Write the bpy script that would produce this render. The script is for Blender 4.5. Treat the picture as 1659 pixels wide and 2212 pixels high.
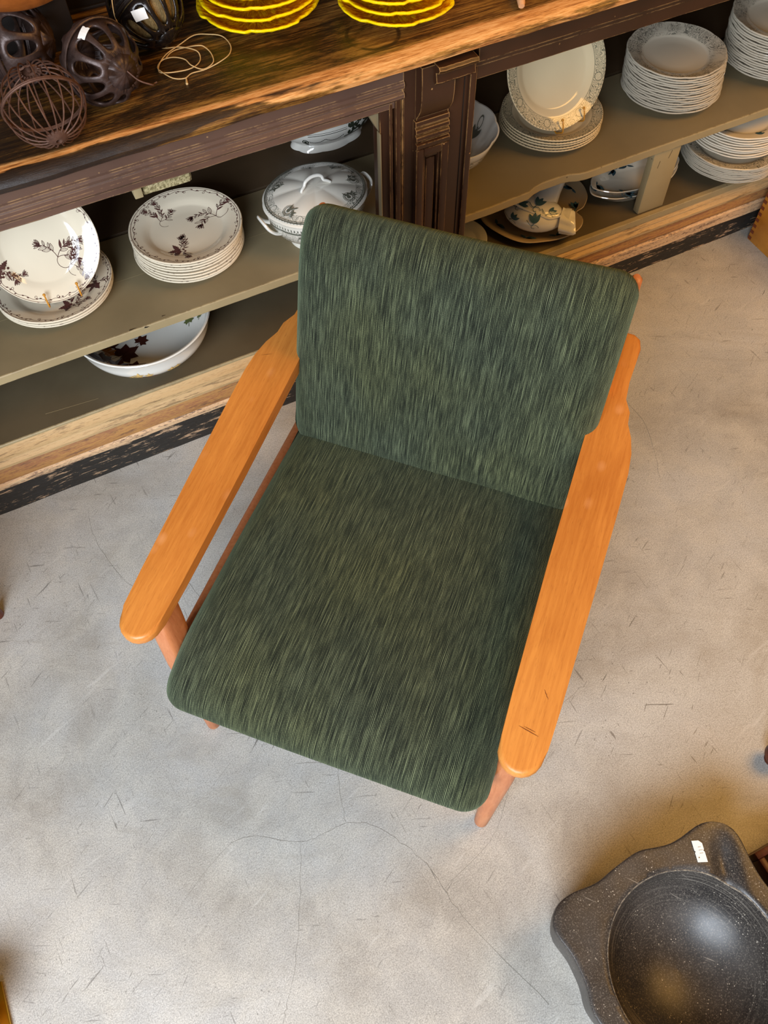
import bpy, bmesh, math, random
from mathutils import Vector, Matrix, noise as mnoise
from math import sin, cos, pi, radians, sqrt, atan2, hypot
random.seed(7)
S = bpy.context.scene
for o in list(bpy.data.objects): bpy.data.objects.remove(o)
COL = S.collection

# ---------------------------------------------------------------- camera
cd = bpy.data.cameras.new('camera'); cam = bpy.data.objects.new('camera', cd); COL.objects.link(cam)
CX = (0.89842923, -0.43877657, -0.01732171)      # image right in the world
CY = (0.38419114, 0.76633418, 0.51490687)        # image up
CZ = (-0.21265485, -0.46926223, 0.8570711)       # backwards
cam.matrix_world = Matrix(((CX[0], CY[0], CZ[0], 0), (CX[1], CY[1], CZ[1], 0), (CX[2], CY[2], CZ[2], 1.70), (0, 0, 0, 1)))
cd.sensor_fit = 'VERTICAL'; cd.sensor_height = 24.0; cd.lens = 24.0 * 1806.5 / 2212.0
cd.clip_start = 0.05
S.camera = cam
# ---------------------------------------------------------------- world, lights, exposure
W = bpy.data.worlds.new('world'); S.world = W; W.use_nodes = True
bg = W.node_tree.nodes['Background']; bg.inputs[0].default_value = (1.0, 0.70, 0.40, 1); bg.inputs[1].default_value = 0.17
def area(name, loc, target, sx, sy, power, color):
    l = bpy.data.lights.new(name, 'AREA'); l.shape = 'RECTANGLE'; l.size = sx; l.size_y = sy; l.energy = power; l.color = color
    o = bpy.data.objects.new(name, l); COL.objects.link(o); o.location = loc
    o.rotation_euler = (Vector(target) - Vector(loc)).to_track_quat('-Z', 'Y').to_euler(); return o
area('shop_window_light', (-1.55, -1.2, 1.95), (0.1, 0.9, 0.3), 1.9, 1.5, 165, (0.86, 0.95, 1.06))
area('ceiling_lamp_light', (2.3, 0.1, 2.7), (1.5, 1.0, 0.1), 1.5, 1.5, 56, (1.0, 0.52, 0.13))
S.view_settings.view_transform = 'Standard'; S.view_settings.look = 'None'
S.view_settings.gamma = 1.0; S.view_settings.use_curve_mapping = False; S.view_settings.exposure = 0.0

# ---------------------------------------------------------------- node helpers
def lin(c):
    return tuple(((v / 255) / 12.92 if v / 255 <= 0.04045 else ((v / 255 + 0.055) / 1.055) ** 2.4) for v in c) + (1,)
class M:
    def __init__(s, name, rough=0.5, spec=0.5, metal=0.0, coat=0.0):
        s.m = bpy.data.materials.new(name); s.m.use_nodes = True; s.nt = s.m.node_tree
        s.b = s.nt.nodes['Principled BSDF']; s.b.inputs['Roughness'].default_value = rough
        s.b.inputs['Specular IOR Level'].default_value = spec; s.b.inputs['Metallic'].default_value = metal
        s.b.inputs['Coat Weight'].default_value = coat; s.b.inputs['Coat Roughness'].default_value = 0.06
        s.tc = s.nt.nodes.new('ShaderNodeTexCoord')
    def n(s, t): return s.nt.nodes.new(t)
    def put(s, sock, v):
        if isinstance(v, (int, float)): sock.default_value = v
        elif isinstance(v, tuple): sock.default_value = v
        else: s.nt.links.new(v, sock)
    def vec(s, scale=(1, 1, 1), rot=(0, 0, 0), src='Object', loc=(0, 0, 0)):
        out = s.tc.outputs[src]
        if rot != (0, 0, 0):      # turn first, then stretch
            p0 = s.n('ShaderNodeMapping'); s.nt.links.new(out, p0.inputs[0]); p0.inputs['Rotation'].default_value = rot; out = p0.outputs[0]; rot = (0, 0, 0)
        p = s.n('ShaderNodeMapping'); s.nt.links.new(out, p.inputs[0])
        p.inputs['Scale'].default_value = scale; p.inputs['Rotation'].default_value = rot; p.inputs['Location'].default_value = loc
        return p.outputs[0]
    def noise(s, v, scale=1.0, detail=3, rough=0.5, dist=0.0):
        p = s.n('ShaderNodeTexNoise'); s.put(p.inputs['Vector'], v); p.inputs['Scale'].default_value = scale
        p.inputs['Detail'].default_value = detail; p.inputs['Roughness'].default_value = rough; p.inputs['Distortion'].default_value = dist
        return p.outputs['Fac']
    def voro(s, v, scale, feature='F1', rnd=1.0):
        p = s.n('ShaderNodeTexVoronoi'); p.feature = feature; s.put(p.inputs['Vector'], v); p.inputs['Scale'].default_value = scale
        p.inputs['Randomness'].default_value = rnd; return p.outputs['Distance']
    def ramp(s, f, stops, interp='LINEAR'):
        p = s.n('ShaderNodeValToRGB'); s.nt.links.new(f, p.inputs[0]); r = p.color_ramp; r.interpolation = interp
        while len(r.elements) < len(stops): r.elements.new(0.5)
        for e, (q, c) in zip(r.elements, stops):
            e.position = q; e.color = c if isinstance(c, tuple) else (c, c, c, 1)
        return p.outputs[0]
    def mix(s, f, a, b, mode='MIX'):
        p = s.n('ShaderNodeMix'); p.data_type = 'RGBA'; p.blend_type = mode
        s.put(p.inputs[0], f); s.put(p.inputs[6], a); s.put(p.inputs[7], b); return p.outputs[2]
    def math(s, op, a, b=0.0, c=None):
        p = s.n('ShaderNodeMath'); p.operation = op; s.put(p.inputs[0], a); s.put(p.inputs[1], b)
        if c is not None: s.put(p.inputs[2], c)
        return p.outputs[0]
    def sep(s, v):
        p = s.n('ShaderNodeSeparateXYZ'); s.nt.links.new(v, p.inputs[0]); return p.outputs
    def band(s, x, lo, hi, soft=0.001):
        a = s.n('ShaderNodeMapRange'); a.interpolation_type = 'SMOOTHSTEP'; s.put(a.inputs[0], x); a.inputs[1].default_value = lo - soft; a.inputs[2].default_value = lo + soft
        b = s.n('ShaderNodeMapRange'); b.interpolation_type = 'SMOOTHSTEP'; s.put(b.inputs[0], x); b.inputs[1].default_value = hi - soft; b.inputs[2].default_value = hi + soft
        b.inputs[3].default_value = 1; b.inputs[4].default_value = 0
        return s.math('MULTIPLY', a.outputs[0], b.outputs[0])
    def bump(s, h, strength=0.3, dist=0.001, prev=None):
        p = s.n('ShaderNodeBump'); p.inputs['Strength'].default_value = strength; p.inputs['Distance'].default_value = dist
        s.nt.links.new(h, p.inputs['Height'])
        if prev is not None: s.nt.links.new(prev, p.inputs['Normal'])
        s.nt.links.new(p.outputs[0], s.b.inputs['Normal']); return p.outputs[0]
    def color(s, c): s.put(s.b.inputs['Base Color'], c); return s
    def rough(s, c): s.put(s.b.inputs['Roughness'], c); return s

# ---------------------------------------------------------------- materials
MT = {}
def m_fabric():
    k = M('green_rep_fabric', 0.95, 0.15)
    v = k.vec((520, 11, 1), src='UV'); a = k.noise(v, 1, 2, 0.6, 0.15)
    v2 = k.vec((900, 34, 1), src='UV'); c = k.noise(v2, 1, 1)
    v3 = k.vec((1300, 800, 1), src='UV'); d = k.noise(v3, 1, 1)
    big = k.noise(k.vec((7, 4, 1), src='UV'), 1, 3)
    mid = k.noise(k.vec((60, 22, 1), src='UV'), 1, 3)
    u_, v_, w_ = k.sep(k.tc.outputs['UV']); wv = k.noise(k.vec((24, 5, 1), src='UV'), 1, 2)
    rib = k.math('MULTIPLY_ADD', k.math('SINE', k.math('MULTIPLY_ADD', u_, 2850.0, k.math('MULTIPLY', wv, 26.0))), 0.5, 0.5)
    h = k.math('MULTIPLY_ADD', a, 0.40, k.math('MULTIPLY', c, 0.26)); h = k.math('ADD', h, k.math('MULTIPLY', rib, 0.21))
    h = k.math('ADD', h, k.math('MULTIPLY', mid, 0.07)); h = k.math('ADD', h, k.math('MULTIPLY', d, 0.28))
    h2 = k.math('ADD', h, k.math('MULTIPLY', big, 0.06))
    col = k.ramp(h2, [(0.50, lin((10, 11, 9))), (0.60, lin((29, 32, 25))), (0.70, lin((66, 71, 52))), (0.86, lin((138, 144, 106)))])
    tint = k.ramp(k.noise(k.vec((5, 3, 1), src='UV', loc=(3, 8, 0)), 1, 2), [(0.4, (0.86, 0.92, 1.02, 1)), (0.62, (1.0, 1.0, 0.92, 1))])
    k.color(k.mix(1.0, col, tint, 'MULTIPLY')); k.bump(h, 0.55, 0.0016)
    k.put(k.b.inputs['Sheen Weight'], 0.30); k.put(k.b.inputs['Sheen Roughness'], 0.5); k.put(k.b.inputs['Sheen Tint'], (0.50, 0.66, 0.42, 1))
    return k.m
MT['fabric'] = m_fabric()
def m_beech(name, light, dark, ax=(9, 1.1, 9), red=0.0):
    k = M(name, 0.34, 0.45)
    g = k.noise(k.vec(tuple(a * 14 for a in ax)), 1, 4, 0.6, 0.4)
    g2 = k.noise(k.vec((ax[0] * 70, ax[1] * 70, ax[2] * 70)), 1, 2)
    b = k.noise(k.vec((5, 3, 5)), 1, 3)
    f = k.math('ADD', k.math('MULTIPLY', g, 0.5), k.math('MULTIPLY', b, 0.5))
    col = k.ramp(f, [(0.36, dark), (0.62, light)])
    col = k.mix(k.ramp(g2, [(0.60, 0.0), (0.74, 0.35)]), col, lin((130, 70, 26)))
    sp = k.voro(k.vec((26, 17, 26)), 1.0); msk = k.noise(k.vec((9, 6, 9)), 1, 2)
    spots = k.math('MULTIPLY', k.ramp(sp, [(0.08, 1.0), (0.26, 0.0)]), k.ramp(msk, [(0.44, 0.0), (0.58, 0.5)]))
    col = k.mix(spots, col, lin((226, 160, 104)))
    sc = k.math('MULTIPLY', k.ramp(k.noise(k.vec((300, 12, 100), rot=(0, 0, 1.1)), 1, 1), [(0.76, 0.0), (0.80, 0.6)]), k.ramp(k.noise(k.vec((8, 8, 8), loc=(5, 1, 0)), 1, 1), [(0.56, 0.0), (0.64, 1.0)]))
    col = k.mix(sc, col, lin((70, 30, 12)))
    k.color(col); k.rough(k.ramp(b, [(0.3, 0.28), (0.7, 0.46)])); k.bump(g2, 0.12, 0.0006); return k.m
MT['arm'] = m_beech('orange_stained_beech', lin((210, 136, 60)), lin((184, 110, 44)), (14, 0.8, 14))
MT['leg'] = m_beech('pinkish_worn_beech', lin((206, 134, 88)), lin((180, 104, 60)), (9, 9, 1.1))
def m_concrete():
    k = M('polished_concrete', 0.42, 0.4)
    v = k.vec()
    a = k.noise(v, 2.2, 6, 0.62, 0.6); b = k.noise(v, 9, 6, 0.7, 0.5); c = k.noise(v, 420, 3, 0.7); c2 = k.noise(v, 150, 4, 0.75)
    base = k.ramp(a, [(0.30, lin((146, 139, 128))), (0.5, lin((166, 163, 157))), (0.70, lin((182, 181, 178)))])
    base = k.mix(k.ramp(b, [(0.42, 0.0), (0.66, 0.5)]), base, lin((190, 184, 172)))
    base = k.mix(k.ramp(c, [(0.36, 0.0), (0.64, 1.0)]), k.mix(1.0, base, (0.78, 0.78, 0.78, 1), 'MULTIPLY'), k.mix(1.0, base, (1.38, 1.38, 1.38, 1), 'MULTIPLY'))
    base = k.mix(k.ramp(c2, [(0.55, 0.0), (0.72, 0.42)]), base, lin((112, 106, 97)))
    # clouds of darker trowel marks
    tr = k.noise(k.vec((1.2, 5.5, 1), rot=(0, 0, 0.5)), 1.6, 5, 0.65, 1.2)
    base = k.mix(k.ramp(tr, [(0.56, 0.0), (0.75, 0.35)]), base, lin((140, 131, 116)))
    # dark grit flecks and short scratches
    den = k.ramp(k.noise(k.vec(loc=(3, 3, 0)), 3.1, 3), [(0.42, 0.25), (0.66, 1.0)])
    f1 = k.ramp(k.voro(v, 95), [(0.09, 1.0), (0.17, 0.0)]); m1 = k.ramp(k.noise(v, 60, 2), [(0.52, 0.0), (0.58, 1.0)])
    base = k.mix(k.math('MULTIPLY', k.math('MULTIPLY', f1, m1), k.math('MULTIPLY', den, 0.75)), base, lin((84, 80, 74)))
    for rot, sc, loc in ((0.4, (40, 480, 1), 1.0), (1.5, (34, 420, 1), 4.0), (2.5, (46, 520, 1), 8.0), (-0.5, (30, 430, 1), 12.0)):
        vv = k.vec(sc, rot=(0, 0, rot), loc=(loc, loc, 0))
        s1 = k.ramp(k.noise(vv, 0.42, 1, 0.4, 0.6), [(0.725, 0.0), (0.77, 0.85)])
        base = k.mix(k.math('MULTIPLY', s1, den), base, lin((96, 92, 86)))
    sw = k.ramp(k.noise(k.vec((3, 26, 1), rot=(0, 0, -0.35)), 1.4, 3, 0.5, 1.5), [(0.66, 0.0), (0.74, 0.35)])
    base = k.mix(sw, base, lin((206, 203, 196)))
    k.color(base); k.rough(k.ramp(b, [(0.3, 0.34), (0.7, 0.55)])); k.bump(k.math('ADD', c, c2), 0.10, 0.0006); return k.m
MT['floor'] = m_concrete()
MT['crack'] = M('crack_dirt', 0.9).color(lin((136, 131, 122))).m
def m_worktop():
    k = M('old_oak_worktop', 0.38, 0.45)
    v = k.vec((5, 120, 120)); g = k.noise(v, 1, 5, 0.7, 0.8); g2 = k.noise(k.vec((40, 520, 520)), 1, 3, 0.7)
    f = k.math('ADD', k.math('MULTIPLY', g, 0.6), k.math('MULTIPLY', g2, 0.4))
    wood = k.ramp(f, [(0.37, lin((30, 17, 7))), (0.46, lin((92, 58, 22))), (0.60, lin((156, 112, 50)))])
    # black ingrained dirt, heavier towards the left end
    x, y, z = k.sep(k.tc.outputs['Object'])
    d = k.noise(k.vec((2.6, 9, 3)), 1, 6, 0.7, 0.5)
    left = k.math('MULTIPLY', k.math('SUBTRACT', 0.36, x), 0.24)
    left = k.math('MAXIMUM', k.math('MINIMUM', left, 0.15), -0.12)
    front = k.math('MULTIPLY', k.band(y, 1.305, 1.40, 0.03), 0.05)
    dd = k.math('ADD', k.math('ADD', d, left), front); dd = k.math('ADD', dd, k.math('MULTIPLY', k.math('SUBTRACT', g2, 0.5), 0.55))
    col = k.mix(k.ramp(dd, [(0.51, 0.0), (0.60, 0.9)]), wood, lin((22, 15, 9)))
    # bare worn wood along the front edge, ragged inner limit
    e = k.math('ADD', y, k.math('MULTIPLY', k.math('SUBTRACT', k.noise(k.vec((9, 60, 60)), 1, 4, 0.7), 0.5), 0.035))
    lo_ = k.math('MINIMUM', k.math('MAXIMUM', k.math('MULTIPLY', k.math('SUBTRACT', 0.44, x), 0.12), 0.0), 0.017)
    worn = k.math('MULTIPLY', k.band(e, 1.262, 1.293, 0.006), k.ramp(k.math('MULTIPLY_ADD', k.math('SUBTRACT', k.math('SUBTRACT', e, lo_), 1.262), 60.0, 0.5), [(0.4, 0.0), (0.6, 1.0)]))
    wcol = k.ramp(f, [(0.36, lin((118, 66, 28))), (0.48, lin((196, 132, 70))), (0.6, lin((226, 172, 110)))])
    col = k.mix(worn, col, wcol)
    # dark rolled front at the left end
    nose = k.math('MULTIPLY', k.band(y, 1.0, 1.279, 0.004), k.ramp(k.math('ADD', k.math('MULTIPLY', k.math('SUBTRACT', 0.40, x), 2.0), k.math('MULTIPLY', k.math('SUBTRACT', k.noise(k.vec((9, 60, 80)), 1, 4), 0.5), 2.2)), [(0.0, 0.0), (0.25, 0.9)]))
    col = k.mix(nose, col, lin((34, 24, 19)))
    # old ring stain
    dx = k.math('SUBTRACT', x, 0.622); dy = k.math('SUBTRACT', y, 1.352)
    r = k.math('SQRT', k.math('ADD', k.math('MULTIPLY', dx, dx), k.math('MULTIPLY', dy, dy)))
    ring = k.math('MULTIPLY', k.band(r, 0.043, 0.05, 0.002), k.ramp(k.noise(k.vec((22, 22, 22)), 1, 3), [(0.36, 0.0), (0.50, 0.85)]))
    col = k.mix(ring, col, lin((40, 24, 12)))
    k.color(col); k.rough(k.ramp(d, [(0.35, 0.48), (0.65, 0.30)])); k.bump(k.math('ADD', g2, k.math('MULTIPLY', g, 0.6)), 0.35, 0.0015); return k.m
MT['worktop'] = m_worktop()
def m_paint(name, base, base2, chip, amount=0.5, rough=0.42, wear=True):
    k = M(name, rough, 0.4)
    n1 = k.noise(k.vec((6, 6, 6)), 1, 4); n2 = k.noise(k.vec((70, 70, 70)), 1, 3, 0.6)
    col = k.ramp(n1, [(0.35, base), (0.65, base2)])
    if wear:
        bv = k.n('ShaderNodeBevel'); bv.samples = 4; bv.inputs['Radius'].default_value = 0.0028
        ge = k.n('ShaderNodeNewGeometry'); dt = k.n('ShaderNodeVectorMath'); dt.operation = 'DOT_PRODUCT'
        k.nt.links.new(bv.outputs[0], dt.inputs[0]); k.nt.links.new(ge.outputs['Normal'], dt.inputs[1])
        edge = k.ramp(dt.outputs['Value'], [(0.86, 1.0), (0.985, 0.0)])
        br = k.noise(k.vec((26, 26, 14)), 1, 5, 0.75)
        e = k.math('MULTIPLY', edge, k.ramp(br, [(0.50 - 0.1 * amount, 0.0), (0.56, 1.0)]))
        sp = k.math('MULTIPLY', k.ramp(k.voro(k.vec((60, 60, 60)), 1), [(0.10, 1.0), (0.16, 0.0)]), k.ramp(k.noise(k.vec((30, 30, 30), loc=(2, 0, 0)), 1, 2), [(0.62, 0.0), (0.66, 1.0)]))
        col = k.mix(k.math('MAXIMUM', e, k.math('MULTIPLY', sp, 0.8)), col, chip)
    k.color(col); k.bump(n2, 0.12, 0.001); return k.m
MT['brown'] = m_paint('chipped_brown_paint', lin((50, 29, 16)), lin((62, 37, 22)), lin((186, 142, 88)), 0.9, 0.36)
MT['umber'] = m_paint('purplish_brown_paint', lin((84, 62, 52)), lin((98, 73, 60)), lin((190, 150, 102)), 0.6, 0.42)
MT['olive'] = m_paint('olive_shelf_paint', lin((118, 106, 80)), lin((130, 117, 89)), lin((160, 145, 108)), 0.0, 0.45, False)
MT['olive_pale'] = m_paint('pale_olive_paint', lin((150, 134, 100)), lin((162, 146, 110)), lin((90, 74, 50)), 0.0, 0.5)
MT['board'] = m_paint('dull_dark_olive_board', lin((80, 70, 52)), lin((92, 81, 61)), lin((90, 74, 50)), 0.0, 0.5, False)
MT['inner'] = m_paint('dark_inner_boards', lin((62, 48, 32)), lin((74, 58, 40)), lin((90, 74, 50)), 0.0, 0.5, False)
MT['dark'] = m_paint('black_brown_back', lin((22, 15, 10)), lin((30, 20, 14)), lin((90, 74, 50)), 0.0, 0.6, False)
MT['wall'] = M('dark_wall_plaster', 0.8).color(lin((60, 50, 40))).m
def m_strip(name, a, b, c, sx=3.0, lo=0.44, hi=0.54, dark=None):
    k = M(name, 0.6, 0.35)
    f = k.noise(k.vec((sx * 1.6, 90, 110)), 1, 6, 0.78, 0.4); g = k.noise(k.vec((sx * 22, 320, 420)), 1, 3, 0.65)
    h = k.math('ADD', k.math('MULTIPLY', f, 0.6), k.math('MULTIPLY', g, 0.4))
    col = k.mix(k.ramp(h, [(lo, 0.0), (hi, 1.0)]), a, b)
    col = k.mix(k.ramp(k.noise(k.vec((sx * 3, 90, 90), loc=(4, 2, 1)), 1, 5, 0.75), [(0.56, 0.0), (0.62, 0.8)]), col, c)
    k.color(col); k.bump(h, 0.6, 0.0016); return k.m
MT['skirt'] = m_strip('black_paint_worn_off_wood', lin((46, 43, 40)), lin((40, 36, 32)), lin((196, 162, 128)), 5.0)
MT['cove'] = m_strip('worn_brown_and_gold_paint', lin((152, 104, 70)), lin((176, 130, 76)), lin((112, 80, 60)), 4.0)
MT['bead'] = m_strip('worn_cream_paint', lin((194, 162, 116)), lin((168, 136, 92)), lin((128, 104, 72)), 3.0, 0.5, 0.62)
MT['step'] = m_strip('pinkish_cream_paint', lin((214, 178, 138)), lin((120, 96, 80)), lin((226, 196, 156)), 5.0, 0.5, 0.58)

def m_glaze(name, base, ink=None, mode=None, edge=False, rough=0.07):
    k = M(name, rough, 0.55, coat=0.35)
    col = k.mix(k.ramp(k.noise(k.vec((9, 9, 9)), 1, 3), [(0.35, 0.0), (0.7, 0.35)]), base, tuple(min(1, x * 0.86) for x in base[:3]) + (1,))
    x, y, z = k.sep(k.tc.outputs['Object'])
    r = k.math('SQRT', k.math('ADD', k.math('MULTIPLY', x, x), k.math('MULTIPLY', y, y)))
    u, vv, _ = k.sep(k.tc.outputs['UV'])       # u angle 0-1, v radius as a fraction
    nx, ny, nz = k.sep(k.tc.outputs['Normal']); top = k.ramp(nz, [(0.15, 0.0), (0.35, 1.0)])      # print only on the upper side
    if mode == 'scroll':     # dense grey scrollwork on the rim
        n = k.noise(k.vec((42, 42, 42)), 1, 1, 0.5, 0.7)
        ln = k.math('PINGPONG', k.math('MULTIPLY', n, 11), 0.5)
        lines = k.math('MULTIPLY', k.ramp(ln, [(0.12, 1.0), (0.20, 0.0)]), k.ramp(k.noise(k.vec((22, 22, 22), loc=(1, 2, 3)), 1, 1), [(0.40, 0.2), (0.50, 1.0)]))
        fine = k.ramp(k.noise(k.vec((230, 230, 230)), 1, 2), [(0.50, 0.0), (0.58, 0.6)])
        patch = k.ramp(k.noise(k.vec((18, 18, 18), loc=(5, 5, 5)), 1, 2), [(0.44, 0.15), (0.52, 1.0)])
        ink_f = k.math('MAXIMUM', lines, k.math('MULTIPLY', fine, patch))
        ink_f = k.math('MULTIPLY', ink_f, k.band(k.math('ADD', vv, k.math('MULTIPLY', k.noise(k.vec((30, 30, 30)), 1, 2), 0.10)), 0.74, 1.02, 0.012))
        ink_f = k.math('MAXIMUM', k.math('MULTIPLY', ink_f, 0.85), k.math('MULTIPLY', k.band(vv, 0.70, 0.97, 0.03), 0.16)); ink_f = k.math('MULTIPLY', ink_f, top)
        col = k.mix(ink_f, col, ink)
    if mode in ('border', 'wreath'):
        lo, hi = (0.80, 0.965) if mode == 'border' else (0.78, 0.93)
        n = k.noise(k.vec((60, 60, 60)), 1, 1, 0.5, 0.5)
        ln = k.math('PINGPONG', k.math('MULTIPLY', n, 12), 0.5)
        lines = k.ramp(ln, [(0.12, 0.85), (0.21, 0.0)])
        e1 = k.band(vv, lo - 0.012, lo - 0.002, 0.002); e2 = k.band(vv, hi + 0.002, hi + 0.01, 0.002)
        ang = k.math('PINGPONG', k.math('MULTIPLY', u, 90.0), 0.5)
        dots = k.math('MULTIPLY', k.ramp(ang, [(0.16, 1.0), (0.24, 0.0)]), k.band(vv, hi + 0.014, hi + 0.024, 0.002))
        per = k.math('PINGPONG', k.math('MULTIPLY', u, 8.0), 0.5)
        rad = k.math('SUBTRACT', vv, (lo + hi) / 2)
        q = k.math('SQRT', k.math('ADD', k.math('POWER', k.math('MULTIPLY', per, 0.70), 2.0), k.math('POWER', rad, 2.0)))
        med = k.band(q, 0.062, 0.072, 0.003); inner = k.band(q, -1, 0.068, 0.003)
        body = k.math('MULTIPLY', k.math('MULTIPLY', lines, k.band(vv, lo, hi, 0.004)), k.math('SUBTRACT', 1.0, k.math('MULTIPLY', inner, 0.55)))
        f = k.math('MAXIMUM', k.math('MAXIMUM', body, k.math('MULTIPLY', med, 1.0)), k.math('MAXIMUM', k.math('MULTIPLY', e1, 0.7 if mode == 'border' else 0.0), k.math('MAXIMUM', e2, dots)))
        if mode == 'border': f = k.math('MULTIPLY', f, top)
        col = k.mix(k.math('MULTIPLY', f, 0.9), col, ink)
        col = k.mix(k.math('MULTIPLY', k.math('MULTIPLY', k.band(vv, lo, hi, 0.01), top), 0.13), col, ink)
    if edge:
        fl = k.ramp(k.noise(k.vec((110, 110, 400)), 1, 2), [(0.60, 0.0), (0.68, 0.6)])
        col = k.mix(k.math('MULTIPLY', fl, k.band(vv, 0.955, 0.993, 0.003)), col, ink)
    k.color(col); return k.m
BROWNINK = lin((84, 54, 50)); GREYINK = lin((74, 74, 66)); GREENINK = lin((66, 76, 66)); BLUEINK = lin((62, 92, 104))
MT['cream'] = m_glaze('cream_glaze', lin((226, 214, 190)), BROWNINK, None, True)
MT['cream_plain'] = m_glaze('ivory_glaze', lin((228, 218, 198)))
MT['scroll'] = m_glaze('grey_scroll_print_glaze', lin((196, 186, 166)), GREYINK, 'scroll', True)
MT['border'] = m_glaze('green_border_print_glaze', lin((224, 205, 166)), GREENINK, 'border', True)
MT['wreath'] = m_glaze('grey_wreath_print_glaze', lin((222, 217, 204)), GREENINK, 'wreath')
MT['white'] = m_glaze('white_glaze', lin((224, 221, 212)))
MT['tan'] = m_glaze('tan_glaze', lin((176, 154, 120)), rough=0.15)
MT['ink_brown'] = M('brown_transfer_print', 0.15).color(BROWNINK).m
MT['ink_grey'] = M('grey_green_transfer_print', 0.15).color(lin((92, 93, 82))).m
MT['ink_dark'] = M('dark_green_transfer_print', 0.15).color(lin((44, 50, 40))).m
MT['ink_blue'] = M('slate_blue_transfer_print', 0.15).color(BLUEINK).m
MT['leaf_dark'] = M('dark_brown_leaf_print', 0.12).color(lin((62, 30, 24))).m
MT['leaf_ochre'] = M('ochre_leaf_print', 0.12).color(lin((140, 84, 30))).m
MT['leaf_green'] = M('green_leaf_print', 0.12).color(lin((88, 96, 56))).m
MT['petal'] = M('yellow_flower_print', 0.12).color(lin((216, 180, 110))).m
MT['rose'] = M('rose_flower_print', 0.12).color(lin((166, 90, 76))).m
def m_yellow():
    k = M('yellow_majolica_glaze', 0.12, 0.5, coat=0.3)
    u, v, _ = k.sep(k.tc.outputs['UV'])
    n = k.noise(k.vec((60, 6, 1), src='UV'), 1, 3, 0.6, 1.0)
    col = k.ramp(n, [(0.36, lin((186, 104, 6))), (0.52, lin((232, 160, 6))), (0.66, lin((250, 204, 20)))])
    col = k.mix(k.band(v, 0.935, 2.0, 0.015), col, lin((255, 222, 12)))
    k.color(col); k.bump(n, 0.5, 0.003); return k.m
MT['yellow'] = m_yellow()
def m_iron(name, c, c2, rough=0.42):
    k = M(name, rough, 0.5, 0.35); n = k.noise(k.vec((50, 50, 50)), 1, 4, 0.7)
    k.color(k.ramp(n, [(0.35, c), (0.65, c2)])); k.bump(k.noise(k.vec((260, 260, 260)), 1, 2), 0.35, 0.0008); return k.m
MT['iron'] = m_iron('brown_cast_iron', lin((50, 36, 32)), lin((76, 58, 52)))
MT['rust'] = m_iron('rusty_wire', lin((78, 50, 38)), lin((104, 72, 56)), 0.6)
MT['black_iron'] = m_iron('glossy_black_iron', lin((26, 20, 18)), lin((40, 32, 28)), 0.22)
MT['brass'] = M('brass', 0.25, 0.5, 1.0).color(lin((206, 158, 50))).m
MT['hook'] = M('ochre_coated_wire', 0.35).color(lin((196, 134, 40))).m
MT['twine'] = M('jute_twine', 0.9, 0.1).color(lin((196, 162, 112))).m
MT['twineball'] = m_strip('wound_twine', lin((150, 124, 78)), lin((110, 86, 48)), lin((176, 150, 100)), 160.0)
MT['paper'] = M('white_price_sticker', 0.6).color(lin((236, 236, 234))).m
MT['foam'] = (lambda k: (k.color(k.ramp(k.noise(k.vec((170, 170, 170)), 1, 3, 0.7), [(0.4, lin((120, 108, 70))), (0.6, lin((184, 170, 128)))])), k.bump(k.noise(k.vec((170, 170, 170)), 1, 3), 1.0, 0.004), k.m)[-1])(M('crumbly_foam', 0.95))
MT['honey'] = m_beech('honey_varnished_wood', lin((196, 132, 46)), lin((160, 98, 28)), (9, 1.2, 1.2))
MT['finger'] = M('dark_end_grain', 0.5).color(lin((104, 48, 22))).m
MT['turned'] = m_beech('orange_turned_wood', lin((168, 92, 36)), lin((120, 62, 22)), (3, 3, 3))
MT['pale'] = m_beech('pale_peg_wood', lin((226, 176, 130)), lin((204, 146, 98)), (3, 3, 3))
MT['mahog'] = m_beech('dark_mahogany', lin((104, 48, 28)), lin((66, 30, 18)), (9, 1.2, 1.2))
def m_stone():
    k = M('black_fossil_marble', 0.3, 0.5)
    v = k.vec()
    n = k.noise(v, 9, 5, 0.65); fl = k.noise(v, 400, 4, 0.75); f2 = k.voro(v, 190)
    x, y, z = k.sep(k.tc.outputs['Object'])
    col = k.ramp(n, [(0.35, lin((38, 35, 34))), (0.65, lin((62, 57, 53)))])
    col = k.mix(k.ramp(fl, [(0.52, 0.0), (0.68, 0.6)]), col, lin((140, 130, 118)))
    col = k.mix(k.math('MULTIPLY', k.ramp(f2, [(0.12, 0.9), (0.22, 0.0)]), k.ramp(k.noise(v, 30, 2), [(0.55, 0.0), (0.62, 1.0)])), col, lin((186, 176, 160)))
    s1 = k.ramp(k.noise(k.vec((16, 300, 40), rot=(0, 0, 0.9)), 0.8, 1, 0.4, 0.3), [(0.75, 0.0), (0.80, 0.5)])
    r = k.math('SQRT', k.math('ADD', k.math('MULTIPLY', x, x), k.math('MULTIPLY', y, y)))
    tool = k.math('MULTIPLY', k.ramp(k.noise(k.vec((4, 4, 420)), 1, 3, 0.6), [(0.52, 0.0), (0.62, 0.4)]), k.math('MULTIPLY', k.band(z, 0.085, 0.152, 0.02), k.band(r, 0.05, 0.1446, 0.001)))
    col = k.mix(k.math('MULTIPLY', tool, k.ramp(k.noise(k.vec((9, 9, 9), loc=(4, 4, 4)), 1, 1), [(0.45, 0.2), (0.55, 1.0)])), col, lin((150, 142, 130)))
    col = k.mix(s1, col, lin((170, 160, 146)))
    k.color(col); k.rough(k.ramp(n, [(0.3, 0.32), (0.7, 0.5)])); k.bump(fl, 0.15, 0.0008); return k.m
MT['stone'] = m_stone()
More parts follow.
